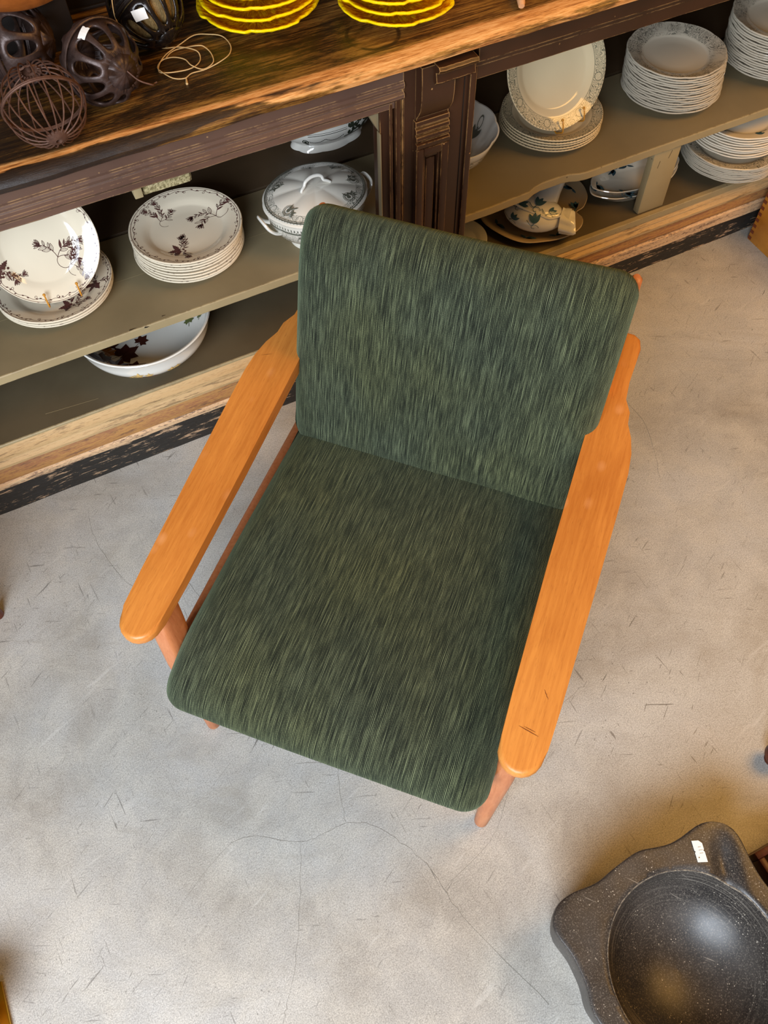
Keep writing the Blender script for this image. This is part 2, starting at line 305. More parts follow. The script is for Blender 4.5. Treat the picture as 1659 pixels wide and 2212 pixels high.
MT['lip'] = m_strip('pale_turned_stone_lip', lin((150, 138, 120)), lin((84, 78, 72)), lin((60, 56, 52)), 40.0)

# ---------------------------------------------------------------- object helpers
def link(o, parent=None):
    COL.objects.link(o)
    if parent is not None: o.parent = parent
    return o
def tag(o, label=None, cat=None, group=None, kind=None):
    if label: o['label'] = label
    if cat: o['category'] = cat
    if group: o['group'] = group
    if kind: o['kind'] = kind
    return o
def thing(name, loc, label, cat, rz=0.0, group=None, rot=None):
    o = bpy.data.objects.new(name, None); o.empty_display_size = 0.05; link(o); o.location = loc
    o.rotation_euler = rot if rot else (0, 0, rz); return tag(o, label, cat, group)
def mesh(name, V, F, mat, parent=None, smooth=True, uv=None, ang=40, mats=None, fm=None):
    me = bpy.data.meshes.new(name); me.from_pydata([tuple(v) for v in V], [], F)
    if mats:
        for q in mats: me.materials.append(MT[q])
        for p, i in zip(me.polygons, fm): p.material_index = i
    else: me.materials.append(MT[mat])
    if uv:
        l = me.uv_layers.new(name='UVMap')
        for p in me.polygons:
            for li in p.loop_indices: l.data[li].uv = uv(me.loops[li].vertex_index) if callable(uv) else uv[me.loops[li].vertex_index]
    me.update()
    bm = bmesh.new(); bm.from_mesh(me); bmesh.ops.recalc_face_normals(bm, faces=bm.faces)
    if smooth:
        for f in bm.faces: f.smooth = True
        for e in bm.edges:
            if len(e.link_faces) == 2 and e.calc_face_angle(0) > radians(ang): e.smooth = False
    bm.to_mesh(me); bm.free()
    return link(bpy.data.objects.new(name, me), parent)
def bmobj(name, bm, mat, parent=None, smooth=True, ang=40):
    me = bpy.data.meshes.new(name)
    bmesh.ops.recalc_face_normals(bm, faces=bm.faces)
    for f in bm.faces: f.smooth = smooth
    for e in bm.edges:
        if len(e.link_faces) == 2 and e.calc_face_angle(0) > radians(ang): e.smooth = False
    bm.to_mesh(me); bm.free(); me.materials.append(MT[mat])
    return link(bpy.data.objects.new(name, me), parent)
def boxbm(x0, x1, y0, y1, z0, z1, bev=0.002, bm=None, seg=2):
    own = bm is None
    if own: bm = bmesh.new()
    vs = [bm.verts.new((x, y, z)) for z in (z0, z1) for y in (y0, y1) for x in (x0, x1)]
    fs = [bm.faces.new([vs[i] for i in q]) for q in ((0, 2, 3, 1), (4, 5, 7, 6), (0, 1, 5, 4), (2, 6, 7, 3), (0, 4, 6, 2), (1, 3, 7, 5))]
    if bev > 0:
        es = list({e for f in fs for e in f.edges})
        bmesh.ops.bevel(bm, geom=es, offset=bev, segments=seg, profile=0.5, affect='EDGES')
    return bm
def box(name, x0, x1, y0, y1, z0, z1, mat, parent=None, bev=0.002, **k):
    return bmobj(name, boxbm(x0, x1, y0, y1, z0, z1, bev), mat, parent, **k)
def sweepx(name, prof, xs, mat, parent=None, warp=None, ang=35):
    """closed profile [(y,z)] swept along x; warp(x,y,z)->(y,z)"""
    V, F, n = [], [], len(prof)
    for x in xs:
        for y, z in prof:
            if warp: y, z = warp(x, y, z)
            V.append((x, y, z))
    for i in range(len(xs) - 1):
        for j in range(n):
            a = i * n + j; b = i * n + (j + 1) % n; F.append((a, b, b + n, a + n))
    F.append(tuple(range(n - 1, -1, -1))); F.append(tuple((len(xs) - 1) * n + j for j in range(n)))
    return mesh(name, V, F, mat, parent, ang=ang)
def lin_range(a, b, step):
    n = max(1, int(round((b - a) / step))); return [a + (b - a) * i / n for i in range(n + 1)]
def lathe(name, prof, mat, parent=None, seg=72, rf=None, zf=None, sx=1, sy=1, rmax=None, ang=40, cap=True):
    """prof [(r,z)] open polyline from axis to axis"""
    V, F, U = [], [], []; n = len(prof); R = rmax or max(p[0] for p in prof)
    for i in range(seg):
        t = 2 * pi * i / seg
        for j, (r, z) in enumerate(prof):
            rr = r * (rf(t, r) if rf else 1); zz = z + (zf(t, r, z) if zf else 0)
            V.append((rr * cos(t) * sx, rr * sin(t) * sy, zz)); U.append((i / seg, r / R))
    for i in range(seg):
        k = (i + 1) % seg
        for j in range(n - 1):
            a, b, c, d = i * n + j, k * n + j, k * n + j + 1, i * n + j + 1
            if prof[j][0] < 1e-6: F.append((a, c, d)) if prof[j + 1][0] > 1e-6 else None
            elif prof[j + 1][0] < 1e-6: F.append((a, b, c))
            else: F.append((a, b, c, d))
    o = mesh(name, V, F, mat, parent, uv=U, ang=ang)
    # weld axis vertices
    bm = bmesh.new(); bm.from_mesh(o.data); bmesh.ops.remove_doubles(bm, verts=[v for v in bm.verts if hypot(v.co.x, v.co.y) < 1e-6], dist=1e-6)
    loose = [v for v in bm.verts if not v.link_faces]
    for v in loose: bm.verts.remove(v)
    bm.to_mesh(o.data); bm.free(); return o
def tubeV(pts, rad, seg=8, closed=False, V=None, F=None, flat=1.0):
    V = [] if V is None else V; F = [] if F is None else F; n = len(pts); P = [Vector(p) for p in pts]; base = len(V)
    up = Vector((0.13, 0.21, 0.97)); prevn = None
    for i in range(n):
        a = P[(i - 1) % n] if (closed or i > 0) else P[i]; b = P[(i + 1) % n] if (closed or i < n - 1) else P[i]
        t = (b - a).normalized()
        if prevn is None: nn = t.cross(up).normalized()
        else: nn = (prevn - t * prevn.dot(t)).normalized()
        prevn = nn; bb = t.cross(nn); r = rad(i / max(1, n - 1)) if callable(rad) else rad
        for k in range(seg):
            q = 2 * pi * k / seg; V.append(P[i] + nn * cos(q) * r + bb * sin(q) * r * flat)
    for i in range(n if closed else n - 1):
        for k in range(seg):
            a = base + i * seg + k; b = base + i * seg + (k + 1) % seg
            c = base + ((i + 1) % n) * seg + (k + 1) % seg; d = base + ((i + 1) % n) * seg + k; F.append((a, b, c, d))
    if not closed:
        F.append(tuple(base + k for k in range(seg))); F.append(tuple(base + (n - 1) * seg + k for k in range(seg - 1, -1, -1)))
    return V, F
def tube(name, pts, rad, mat, parent=None, seg=8, closed=False, flat=1.0):
    V, F = tubeV(pts, rad, seg, closed, flat=flat); return mesh(name, V, F, mat, parent)
def catmull(P, n=6, closed=False):
    out = []; m = len(P); P = [Vector(p) for p in P]
    for i in range(m if closed else m - 1):
        p0 = P[(i - 1) % m] if closed or i > 0 else P[0]; p1 = P[i]; p2 = P[(i + 1) % m]; p3 = P[(i + 2) % m] if closed or i < m - 2 else P[-1]
        for k in range(n):
            t = k / n; out.append(0.5 * ((2 * p1) + (p2 - p0) * t + (2 * p0 - 5 * p1 + 4 * p2 - p3) * t * t + (3 * p1 - p0 - 3 * p2 + p3) * t ** 3))
    if not closed: out.append(P[-1])
    return out
# flat printed marks lying on a glazed surface: every mark is a 2D stroke or leaf mapped by fn(x,y)->3D
class Print:
    def __init__(s, fn): s.fn = fn; s.V = []; s.F = []
    def stroke(s, pts, w):
        n = len(pts); b = len(s.V)
        for i, (x, y) in enumerate(pts):
            x0, y0 = pts[max(0, i - 1)]; x1, y1 = pts[min(n - 1, i + 1)]; dx, dy = x1 - x0, y1 - y0; L = hypot(dx, dy) or 1
            ww = (w(i / (n - 1)) if callable(w) else w) / 2
            for q in (1, -1): s.V.append(s.fn(x - dy / L * ww * q, y + dx / L * ww * q))
        for i in range(n - 1): a = b + 2 * i; s.F.append((a, a + 1, a + 3, a + 2))
    def leaf(s, x, y, a, L, w, jag=0):
        n = 6 if not jag else 11; A, B = [], []
        for i in range(n + 1):
            t = i / n; h = w * sin(pi * t ** 0.8) * (1 - jag * (i % 2)); px, py = t * L, h
            for lst, q in ((A, 1), (B, -1)): lst.append((x + px * cos(a) - q * py * sin(a), y + px * sin(a) + q * py * cos(a)))
        b = len(s.V)
        for p, q in zip(A, B): s.V.append(s.fn(*p)); s.V.append(s.fn(*q))
        for i in range(n): c = b + 2 * i; s.F.append((c, c + 1, c + 3, c + 2))
    def outline(s, x, y, a, L, w, sw):
        for q in (1, -1): s.stroke([(x + t / 6 * L * cos(a) - q * w * sin(pi * t / 6) * sin(a), y + t / 6 * L * sin(a) + q * w * sin(pi * t / 6) * cos(a)) for t in range(7)], sw)
        s.stroke([(x, y), (x + L * .8 * cos(a), y + L * .8 * sin(a))], sw * .7)
    def disc(s, x, y, r, n=10):
        b = len(s.V); s.V.append(s.fn(x, y))
        for i in range(n): s.V.append(s.fn(x + r * cos(2 * pi * i / n), y + r * sin(2 * pi * i / n)))
        for i in range(n): s.F.append((b, b + 1 + i, b + 1 + (i + 1) % n))
    def ring(s, x, y, r, w, n=14, ry=None):
        ry = ry or r; s.stroke([(x + r * cos(2 * pi * i / n), y + ry * sin(2 * pi * i / n)) for i in range(n + 1)], w)
    def maple(s, x, y, a, L):
        R = [1, .62, .84, .50, .72, .46, .56, .22]; pts = []
        b = len(s.V); s.V.append(s.fn(x, y)); n = 0
        for q in range(-7, 8):
            r = R[abs(q)] * L; t = a + q * 0.40; s.V.append(s.fn(x + r * cos(t), y + r * sin(t))); n += 1
        for i in range(n - 1): s.F.append((b, b + 1 + i, b + 2 + i))
    def spray(s, x, y, a, L, rng, berries=False):
        for st in range(3):
            t = a + (st - 1) * .75 + rng.uniform(-.15, .15); c = rng.choice((-1, 1)) * rng.uniform(.06, .16); px, py = x, y; pts = []; n = 12 if st == 1 else 9
            for i in range(n):
                pts.append((px, py)); px += L * .065 * cos(t); py += L * .065 * sin(t); t += c
                if i > 1:
                    q = 1 if i % 2 else -1; ll = L * rng.uniform(.16, .30) * (1 - .03 * i); la = t + q * rng.uniform(.45, .95)
                    if rng.random() < .45: s.leaf(px, py, la, ll, ll * .14)
                    else: s.outline(px, py, la, ll, ll * .17, L * .012)
            s.stroke(pts, L * .016)
            for k in range(5): (s.leaf if k % 2 else lambda *v: s.outline(*v, L * .012))(px, py, t + (k - 2) * .33, L * .20, L * .028)
        t = a + pi; px, py = x, y; pts = []
        for i in range(10): pts.append((px, py)); px += L * .06 * cos(t); py += L * .06 * sin(t); t += .30
        s.stroke(pts, L * .014)
        if berries:
            for k in range(16): s.disc(x + rng.gauss(0, .14) * L, y + rng.gauss(0, .14) * L, L * .045)
            for k in range(3): s.leaf(x, y, a + 1.8 + k * 1.1, L * .4, L * .10, .35)
    def make(s, name, mat, parent, label=None):
        o = mesh(name, s.V, s.F, mat, parent, smooth=False)
        if label: o['label'] = label
        return o
def prof_z(prof, r):
    for (a, za), (b, zb) in zip(prof, prof[1:]):
        lo, hi = min(a, b), max(a, b)
        if lo <= r <= hi and hi > lo: return za + (zb - za) * (r - a) / (b - a)
    return prof[-1][1]
def copy_tree(o, parent=None):
    c = o.copy(); COL.objects.link(c); c.parent = parent
    for ch in list(o.children): copy_tree(ch, c)
    return c
ORD = ['top', 'second', 'third', 'fourth', 'fifth', 'sixth', 'seventh', 'eighth', 'ninth', 'tenth', 'eleventh', 'twelfth', 'thirteenth', 'fourteenth', 'fifteenth', 'sixteenth', 'seventeenth', 'eighteenth', 'nineteenth']
# ================================================================ THE SETTING
fl = mesh('floor', [(-3.6, -3.2, 0), (4.6, -3.2, 0), (4.6, 2.4, 0), (-3.6, 2.4, 0), (-3.6, -3.2, -.1), (4.6, -3.2, -.1), (4.6, 2.4, -.1), (-3.6, 2.4, -.1)],
          [(0, 1, 2, 3), (4, 7, 6, 5), (0, 4, 5, 1), (1, 5, 6, 2), (2, 6, 7, 3), (3, 7, 4, 0)], 'floor', smooth=False)
tag(fl, kind='structure')
wb = box('wall_back', -3.6, 4.6, 2.4, 2.5, 0, 3.2, 'wall', bev=0); tag(wb, kind='structure')
CR = [[(0.005, 0.479), (0.072, 0.443), (0.063, 0.399), (0.046, 0.334)],
      [(-0.34, 0.30), (-0.166, 0.395), (-0.046, 0.337), (0.001, 0.333), (0.049, 0.33), (0.081, 0.313), (0.109, 0.282), (0.134, 0.239), (0.152, 0.198), (0.163, 0.144), (0.171, 0.088), (0.24, -0.10)],
      [(-0.046, 0.337), (-0.089, 0.241), (-0.135, 0.154), (-0.173, 0.101), (-0.19, 0.077), (-0.24, 0.0)],
      [(-0.208, 1.255), (-0.216, 1.188), (-0.201, 1.085), (-0.174, 1.012), (-0.12, 0.99), (-0.068, 0.991), (-0.044, 0.909)],
      [(1.22, 1.22), (1.13, 1.02), (1.12, 0.86), (1.06, 0.72)], [(0.163, 0.144), (0.30, 0.19), (0.42, 0.30), (0.60, 0.36)]]
for c in CR:
    pts = catmull([(x, y, 0) for x, y in c], 6); rng = random.Random(len(c)); V, F = [], []
    for i, p in enumerate(pts):
        a = pts[max(0, i - 1)]; b = pts[min(len(pts) - 1, i + 1)]; d = (b - a).normalized(); n = Vector((-d.y, d.x, 0)); j = rng.gauss(0, .0010)
        w = 0.00026 * rng.uniform(.4, 1.4)
        for q in (1, -1): V.append((p.x + n.x * (j + q * w), p.y + n.y * (j + q * w), 0.0004))
    for i in range(len(pts) - 1): F.append((2 * i, 2 * i + 1, 2 * i + 3, 2 * i + 2))
    mesh('crack', V, F, 'crack', fl, smooth=False)

# ================================================================ SHOP COUNTER (carcass) and its WORKTOP
SC = thing('shop_counter', (0, 0, 0), 'long old painted shop counter cabinet with open shelves of crockery under an oak top', 'cabinet')
XL, XR, XM = -0.75, 2.45, 0.745       # left end, right end, middle pillar
XS = lin_range(XL, XR, 0.04)
def wob(seed, amp, sc=6):
    return lambda x: amp * (mnoise.noise(Vector((x * sc, seed, 0))) + .5 * mnoise.noise(Vector((x * sc * 4, seed, 3))))
def smooth01(t): t = max(0, min(1, t)); return t * t * (3 - 2 * t)
def LR(x, l, r): k = smooth01((x - .45) / .6); return l + (r - l) * k
wf = wob(3.3, .004, 9)
# skirting board, then a stepped and beaded base moulding, each its own strip
def strip(name, l, r, mat, amp=.0015, seed=1.0):
    w_ = wob(seed, amp, 7); n = len(l); V, F = [], []
    for x in XS:
        for (a, b), (c, d) in zip(l, r): V.append((x, LR(x, a, c) + w_(x), max(0, LR(x, b, d)) + (w_(x + 9) if b > .01 else 0)))
    for i in range(len(XS) - 1):
        for j in range(n): a = i * n + j; b = i * n + (j + 1) % n; F.append((a, b, b + n, a + n))
    F.append(tuple(range(n - 1, -1, -1))); F.append(tuple((len(XS) - 1) * n + j for j in range(n)))
    return mesh(name, V, F, mat, SC, ang=25)
# left bay levels and right bay levels differ a little
sk = strip('skirting_board', [(1.334, 0), (1.332, .088), (1.352, .094), (1.46, .094), (1.46, 0)], [(1.329, 0), (1.328, .068), (1.35, .072), (1.46, .072), (1.46, 0)], 'skirt', .0022, 2.0)
strip('step_moulding', [(1.330, .088), (1.329, .100), (1.337, .106), (1.46, .106), (1.46, .088)], [(1.326, .066), (1.325, .098), (1.334, .103), (1.46, .103), (1.46, .066)], 'step', .0018, 5.0)
strip('cove_moulding', [(1.333, .106), (1.331, .120), (1.336, .138), (1.343, .152), (1.46, .152), (1.46, .106)], [(1.330, .103), (1.326, .112), (1.328, .128), (1.336, .141), (1.46, .141), (1.46, .103)], 'cove', .001, 8.0)
strip('bead_moulding', [(1.334, .152), (1.327, .158), (1.326, .166), (1.333, .172), (1.335, .176), (1.331, .181), (1.332, .189), (1.340, .194), (1.346, .204), (1.46, .204), (1.46, .152)],
      [(1.330, .141), (1.321, .146), (1.320, .154), (1.327, .158), (1.330, .161), (1.327, .165), (1.329, .169), (1.334, .172), (1.337, .176), (1.46, .176), (1.46, .141)], 'bead', .0008, 11.0)
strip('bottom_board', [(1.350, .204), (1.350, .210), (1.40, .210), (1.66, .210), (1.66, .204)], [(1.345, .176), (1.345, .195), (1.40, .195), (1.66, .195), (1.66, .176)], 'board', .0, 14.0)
strip('board_edge', [(1.3455, .204), (1.3455, .2085), (1.347, .2104), (1.3499, .2104), (1.3499, .204)], [(1.331, .1765), (1.331, .193), (1.333, .1954), (1.3449, .1954), (1.3449, .1765)], 'olive_pale', .0, 14.0)
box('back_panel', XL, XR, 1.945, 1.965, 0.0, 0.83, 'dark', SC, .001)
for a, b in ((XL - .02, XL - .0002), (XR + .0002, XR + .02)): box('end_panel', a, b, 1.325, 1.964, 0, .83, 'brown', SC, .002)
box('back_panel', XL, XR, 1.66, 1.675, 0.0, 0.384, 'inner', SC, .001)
# the shelf: front board with a wavy repaired edge in the right bay, and a rear board behind it
SZ = 0.40
fe = []
for x in lin_range(XL, XR, .02):
    y = 1.349
    if x > .8: y = 1.346 + .014 * (smooth01((x - 1.005) / .04) - smooth01((x - 1.115) / .05)) - .004 * (1 - smooth01((x - .9) / .1))
    fe.append((x, y + wf(x) * .15))
V = []; F = []
for x, y in fe: V += [(x, y, SZ - .020), (x, y - .0005, SZ - .0015), (x, y + .0015, SZ), (x, 1.642, SZ), (x, 1.642, SZ - .020)]
for i in range(len(fe) - 1):
    for j in range(5): a = i * 5 + j; b = i * 5 + (j + 1) % 5; F.append((a, b, b + 5, a + 5))
F += [(0, 1, 2, 3, 4), tuple((len(fe) - 1) * 5 + j for j in (4, 3, 2, 1, 0))]
mesh('shelf_board', V, F, 'olive', SC, ang=30)
V = []; F = []
for x, y in fe: V += [(x, y - .0022, SZ - .0202), (x, y - .0024, SZ - .002), (x, y - .001, SZ + .0002), (x, y + .0014, SZ + .0003), (x, y + .0008, SZ - .0202)]
for i in range(len(fe) - 1):
    for j in range(5): a = i * 5 + j; b = i * 5 + (j + 1) % 5; F.append((a, b, b + 5, a + 5))
mesh('shelf_edge', V, F, 'olive_pale', SC, ang=30)
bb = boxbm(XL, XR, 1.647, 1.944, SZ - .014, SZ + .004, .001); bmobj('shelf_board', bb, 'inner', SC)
# seam line of pale filler in the front shelf board
mesh('shelf_seam', [(-.4, 1.5015, SZ + .0004), (.55, 1.4985, SZ + .0004), (.55, 1.4995, SZ + .0004), (-.4, 1.503, SZ + .0004)], [(0, 1, 2, 3)], 'olive_pale', SC, smooth=False)
mesh('shelf_seam', [(-.2, 1.389, .2105), (-.08, 1.3785, .2105), (-.08, 1.3792, .2105), (-.2, 1.390, .2105)], [(0, 1, 2, 3)], 'olive_pale', SC, smooth=False)
# splintered chip in the shelf edge
for (x, y, a, L) in ((.052, 1.352, .1, .026), (.066, 1.349, -.15, .016), (.080, 1.348, .15, .018), (.075, 1.3475, .3, .010), (.118, 1.36, .1, .009)):
    box('edge_splinter', -L / 2, L / 2, -.0004, .0004, -.0010, .0006, 'dark', SC, 0).matrix_local = Matrix.Translation((x, y - .001, SZ - .003 if y < 1.35 else SZ)) @ Matrix.Rotation(a, 4, 'Z') @ Matrix.Rotation(a * 1.5, 4, 'Y')
# top rail over the left bay: band, groove, bead, chipped lower edge
RL = [(1.3008, .832), (1.3004, .799), (1.297, .797), (1.2955, .792), (1.297, .786), (1.3025, .783), (1.301, .779), (1.2965, .775), (1.296, .769), (1.299, .764), (1.303, .761), (1.3035, .749), (1.308, .745), (1.345, .745), (1.345, .832)]
w1 = wob(21, .0012, 9)
sweepx('top_rail', RL, lin_range(XL, .6578, .03), 'umber', SC, lambda x, y, z: (y + w1(x), z + (w1(x * 2) if z < .76 else 0)), ang=25)
RR = [(1.288, .832), (1.286, .800), (1.291, .796), (1.296, .793), (1.296, .786), (1.300, .783), (1.302, .756), (1.306, .753), (1.34, .753), (1.34, .832)]
sweepx('top_rail', RR, lin_range(.806, XR, .03), 'brown', SC, lambda x, y, z: (y + w1(x + 5), z), ang=25)
# middle pillar
box('stile', .613, .690, 1.312, 1.345, .195, .745, 'brown', SC, .002)
for nm, a, b, y0 in (('stile_bead', .640, .6515, 1.298), ('stile_bead', .653, .6576, 1.3005), ('stile_bead', .6285, .636, 1.302)):
    box(nm, a, b, y0, 1.314, .195, .79 if a > .65 else (.775 if a > .635 else .76), 'brown', SC, .0028)
box('stile', .658, .812, 1.302, 1.345, .195, .83, 'brown', SC, .0015)
box('stile_bead', .797, .8115, 1.2965, 1.304, .195, .80, 'brown', SC, .002)
box('stile_groove', .787, .7885, 1.3005, 1.304, .195, .80, 'dark', SC, .0004)
bk = bmesh.new(); vs = [bk.verts.new(p) for p in ((.613, 1.318, .745), (.590, 1.318, .745), (.613, 1.318, .700), (.613, 1.343, .745), (.590, 1.343, .745), (.613, 1.343, .700))]
for q in ((0, 1, 2), (3, 5, 4), (0, 3, 4, 1), (1, 4, 5, 2), (2, 5, 3, 0)): bk.faces.new([vs[i] for i in q])
bmobj('corner_bracket', bk, 'olive', SC)
box('stile_edge', .6105, .6135, 1.308, 1.322, .195, .700, 'olive', SC, .001)
# carved pilaster: a shallow console, three reeds and a framed sunk panel
PX0, PX1 = .679, .752
pr = [(1.302, .826), (1.278, .826), (1.276, .80), (1.2765, .765), (1.280, .742), (1.289, .726), (1.296, .718), (1.297, .702), (1.302, .702)]
sweepx('pilaster_console', pr, [PX0 + .004, PX0 + .006, PX1 - .002, PX1], 'brown', SC, ang=30)
pr = [(1.302, .714), (1.291, .713), (1.290, .704), (1.294, .700), (1.289, .697), (1.2875, .690), (1.292, .685), (1.287, .682), (1.286, .675), (1.291, .669), (1.284, .667), (1.285, .658), (1.290, .652), (1.302, .652)]
sweepx('pilaster_reeding', pr, [PX0, PX0 + .001, PX1 - .001, PX1], 'brown', SC, ang=30)
for nm, a, b, c, d in (('panel_frame', PX0, PX0 + .017, .22, .655), ('panel_frame', PX1 - .017, PX1, .22, .655), ('panel_frame', PX0 + .0171, PX1 - .0171, .637, .6549)):
    box(nm, a, b, 1.2855, 1.3015, c, d, 'brown', SC, .0022)
for nm, a, b, c, d in (('panel_bead', PX0 + .0175, PX0 + .0225, .22, .636), ('panel_bead', PX1 - .0225, PX1 - .0175, .22, .636), ('panel_bead', PX0 + .023, PX1 - .023, .630, .636)):
    box(nm, a, b, 1.290, 1.3012, c, d, 'brown', SC, .0020)
box('sunk_panel', PX0 + .0265, PX1 - .0265, 1.2945, 1.3012, .22, .624, 'brown', SC, .002)
cp = [(1.302, .828), (1.262, .828), (1.258, .823), (1.262, .816), (1.272, .812), (1.270, .804), (1.268, .795), (1.276, .788), (1.286, .783), (1.302, .783)]
w2 = wob(40, .0014, 60)
sweepx('pilaster_capital', cp, lin_range(.709, .790, .006), 'brown', SC, lambda x, y, z: (y + (w2(x) if y < 1.3 else 0), z + w2(x + 3)), ang=28)
# post in the right bay
box('support_post', 1.376, 1.457, 1.348, 1.370, .1956, SZ - .0206, 'olive_pale', SC, .0025)
for (a, b, c, d, t) in ((1.398, 1.399, .330, .350, .12), (1.4265, 1.4275, .350, .372, .25)):
    o = box('paint_crack', (a - b) / 2, (b - a) / 2, -.0004, .0004, (c - d) / 2, (d - c) / 2, 'inner', SC, 0); o.matrix_local = Matrix.Translation(((a + b) / 2, 1.3479, (c + d) / 2)) @ Matrix.Rotation(t, 4, 'Y')

WT = sweepx('worktop', [(1.672, .866), (1.40, .866), (1.312, .8665), (1.290, .866), (1.276, .8635), (1.266, .858), (1.2615, .850), (1.2625, .842), (1.268, .8375), (1.275, .8365), (1.277, .8325), (1.672, .8325)],
            XS, 'worktop', None, lambda x, y, z: (y + (wf(x) if y < 1.3 else 0), z + (wf(x + 4) * .35 if y < 1.3 else 0)), ang=35)
tag(WT, 'long dark worn oak worktop with a bare rounded front edge on the shop counter', 'worktop')
UB = box('void_board', XL, XR, 1.674, 1.71, .832, 1.45, 'dark', None, .002); tag(UB, 'added black board standing in for the dark void behind the oak worktop', 'board')  # added near-black sheet standing in for the dark void behind the worktop
box('void_board_rib', XL, XR, 1.668, 1.6745, .866, .872, 'dark', UB, .001)

fb = thing('foam_block', (.198, 1.375, .745), 'crumbly yellowish foam block wedged under the counter rail above the cream plates', 'block')
fo = bmesh.new(); boxbm(-.045, .050, -.018, .018, -.056, -.001, .004, fo, 1); bmesh.ops.subdivide_edges(fo, edges=fo.edges[:], cuts=5, use_grid_fill=True)
for v in fo.verts: v.co += Vector([mnoise.noise(v.co * 120 + Vector((q, 0, 0))) * .0022 for q in (0, 7, 13)])
bmobj('foam', fo, 'foam', fb)
box('wooden_clip', -.062, -.046, -.026, .012, -.050, -.001, 'olive_pale', fb, .0015); box('clip_back', -.074, -.063, -.004, .02, -.042, -.001, 'olive_pale', fb, .0015)

# ================================================================ ARMCHAIR
OX, OY = (.287008 - .117636) / 2, (.211059 + .626468) / 2
CH = thing('armchair', (OX, OY, 0), 'mid-century armchair with orange beech arms and dark green ribbed cushions', 'chair', rz=atan2(-.71632693, .69776481))
CHX = -.005
def cushion(name, prof, W, R, label=None, wst=None, bulge=None):
    """closed (b,z) profile, counter-clockwise seen from +x; rounded towards both sides"""
    n = len(prof); s0 = max(range(n), key=lambda i: prof[i][0] * .8 - prof[i][1] * .6); prof = prof[s0:] + prof[:s0]       # uv seam hidden at the lower back
    P = [Vector((p[0], p[1])) for p in prof]; N = []
    for i in range(n):
        t = (P[(i + 1) % n] - P[(i - 1) % n]).normalized(); N.append(Vector((-t.y, t.x)))      # points inwards for ccw
    arc = [0]
    for i in range(n): arc.append(arc[-1] + (P[(i + 1) % n] - P[i]).length)
    st = [(-W + R * (1 - cos(a)), R * (1 - sin(a))) for a in [pi / 2 * k / 8 for k in range(9)]]
    st += [(x, 0) for x in lin_range(-W + R, W - R, .03)[1:-1]] + [(-x, s) for x, s in reversed(st)]
    V, U, F = [], [], []
    for x, ins in st:
        for i in range(n):
            p = P[i] + N[i] * ins; q = Vector((x + CHX, p.x, p.y))
            if bulge: q += bulge(x, i / n, p)
            V.append(q); U.append((x + (ins if x > 0 else -ins) * .6, arc[i]))
    m = len(st)
    for s in range(m - 1):
        for i in range(n): a = s * n + i; b = s * n + (i + 1) % n; F.append((a, b, b + n, a + n))
    c0 = len(V)
    for s, x in ((0, -1), (m - 1, 1)):
        c = sum((V[s * n + i] for i in range(n)), Vector()) / n; V.append(c); U.append((x * .3, .1))
        for i in range(n): a = s * n + i; b = s * n + (i + 1) % n; F.append((a, b, len(V) - 1))
    o = mesh(name, V, F, 'fabric', CH, uv=U, ang=60); ul = o.data.uv_layers[0].data
    for p in o.data.polygons:
        vs = [ul[li].uv[1] for li in p.loop_indices]
        if max(vs) - min(vs) > .3 and len(vs) == 4:
            for li in p.loop_indices:
                if ul[li].uv[1] < arc[-1] / 2: ul[li].uv[1] += arc[-1]
    return o
def rounded(path, n=5): return [(v.x, v.y) for v in catmull([(a, b, 0) for a, b in path], n, True)]
seatp = rounded([(-.030, .398), (-.062, .375), (-.067, .348), (-.045, .320), (.0, .305), (.15, .297), (.35, .285), (.54, .272), (.575, .295), (.575, .345), (.545, .368), (.35, .392), (.15, .408), (.04, .412)])
seat = cushion('seat_cushion', seatp, .279, .042, bulge=lambda x, s, p: Vector((0, -.004 * (1 - (x / .28) ** 2) if p.x < .02 else 0, .007 * (1 - (x / .28) ** 2) + .003 * mnoise.noise(Vector((x * 7, p.x * 7, 0))))))
B0 = Vector((.503, .372)); BD = Vector((.138, .425)).normalized(); BN = Vector((BD.y, -BD.x)) * -1      # up the back, and backwards
if BN.x < 0: BN = -BN
def bp(s, t): q = B0 + BD * s + BN * t; return (q.x, q.y)
backp = rounded([bp(-.016, .020), bp(-.006, .002), bp(.04, -.006), bp(.14, -.010), bp(.26, -.010), bp(.37, -.004), bp(.415, .008), bp(.442, .030), bp(.446, .052), bp(.435, .078), bp(.40, .095), bp(.26, .098), bp(.10, .095), bp(.02, .088), bp(-.012, .062), bp(-.020, .04)][::-1])
back = cushion('back_cushion', backp, .281, .040, bulge=lambda x, s, p: Vector((0, -.006 * (1 - (x / .28) ** 2) + .003 * mnoise.noise(Vector((x * 6, p.y * 8, 4))), 0)))
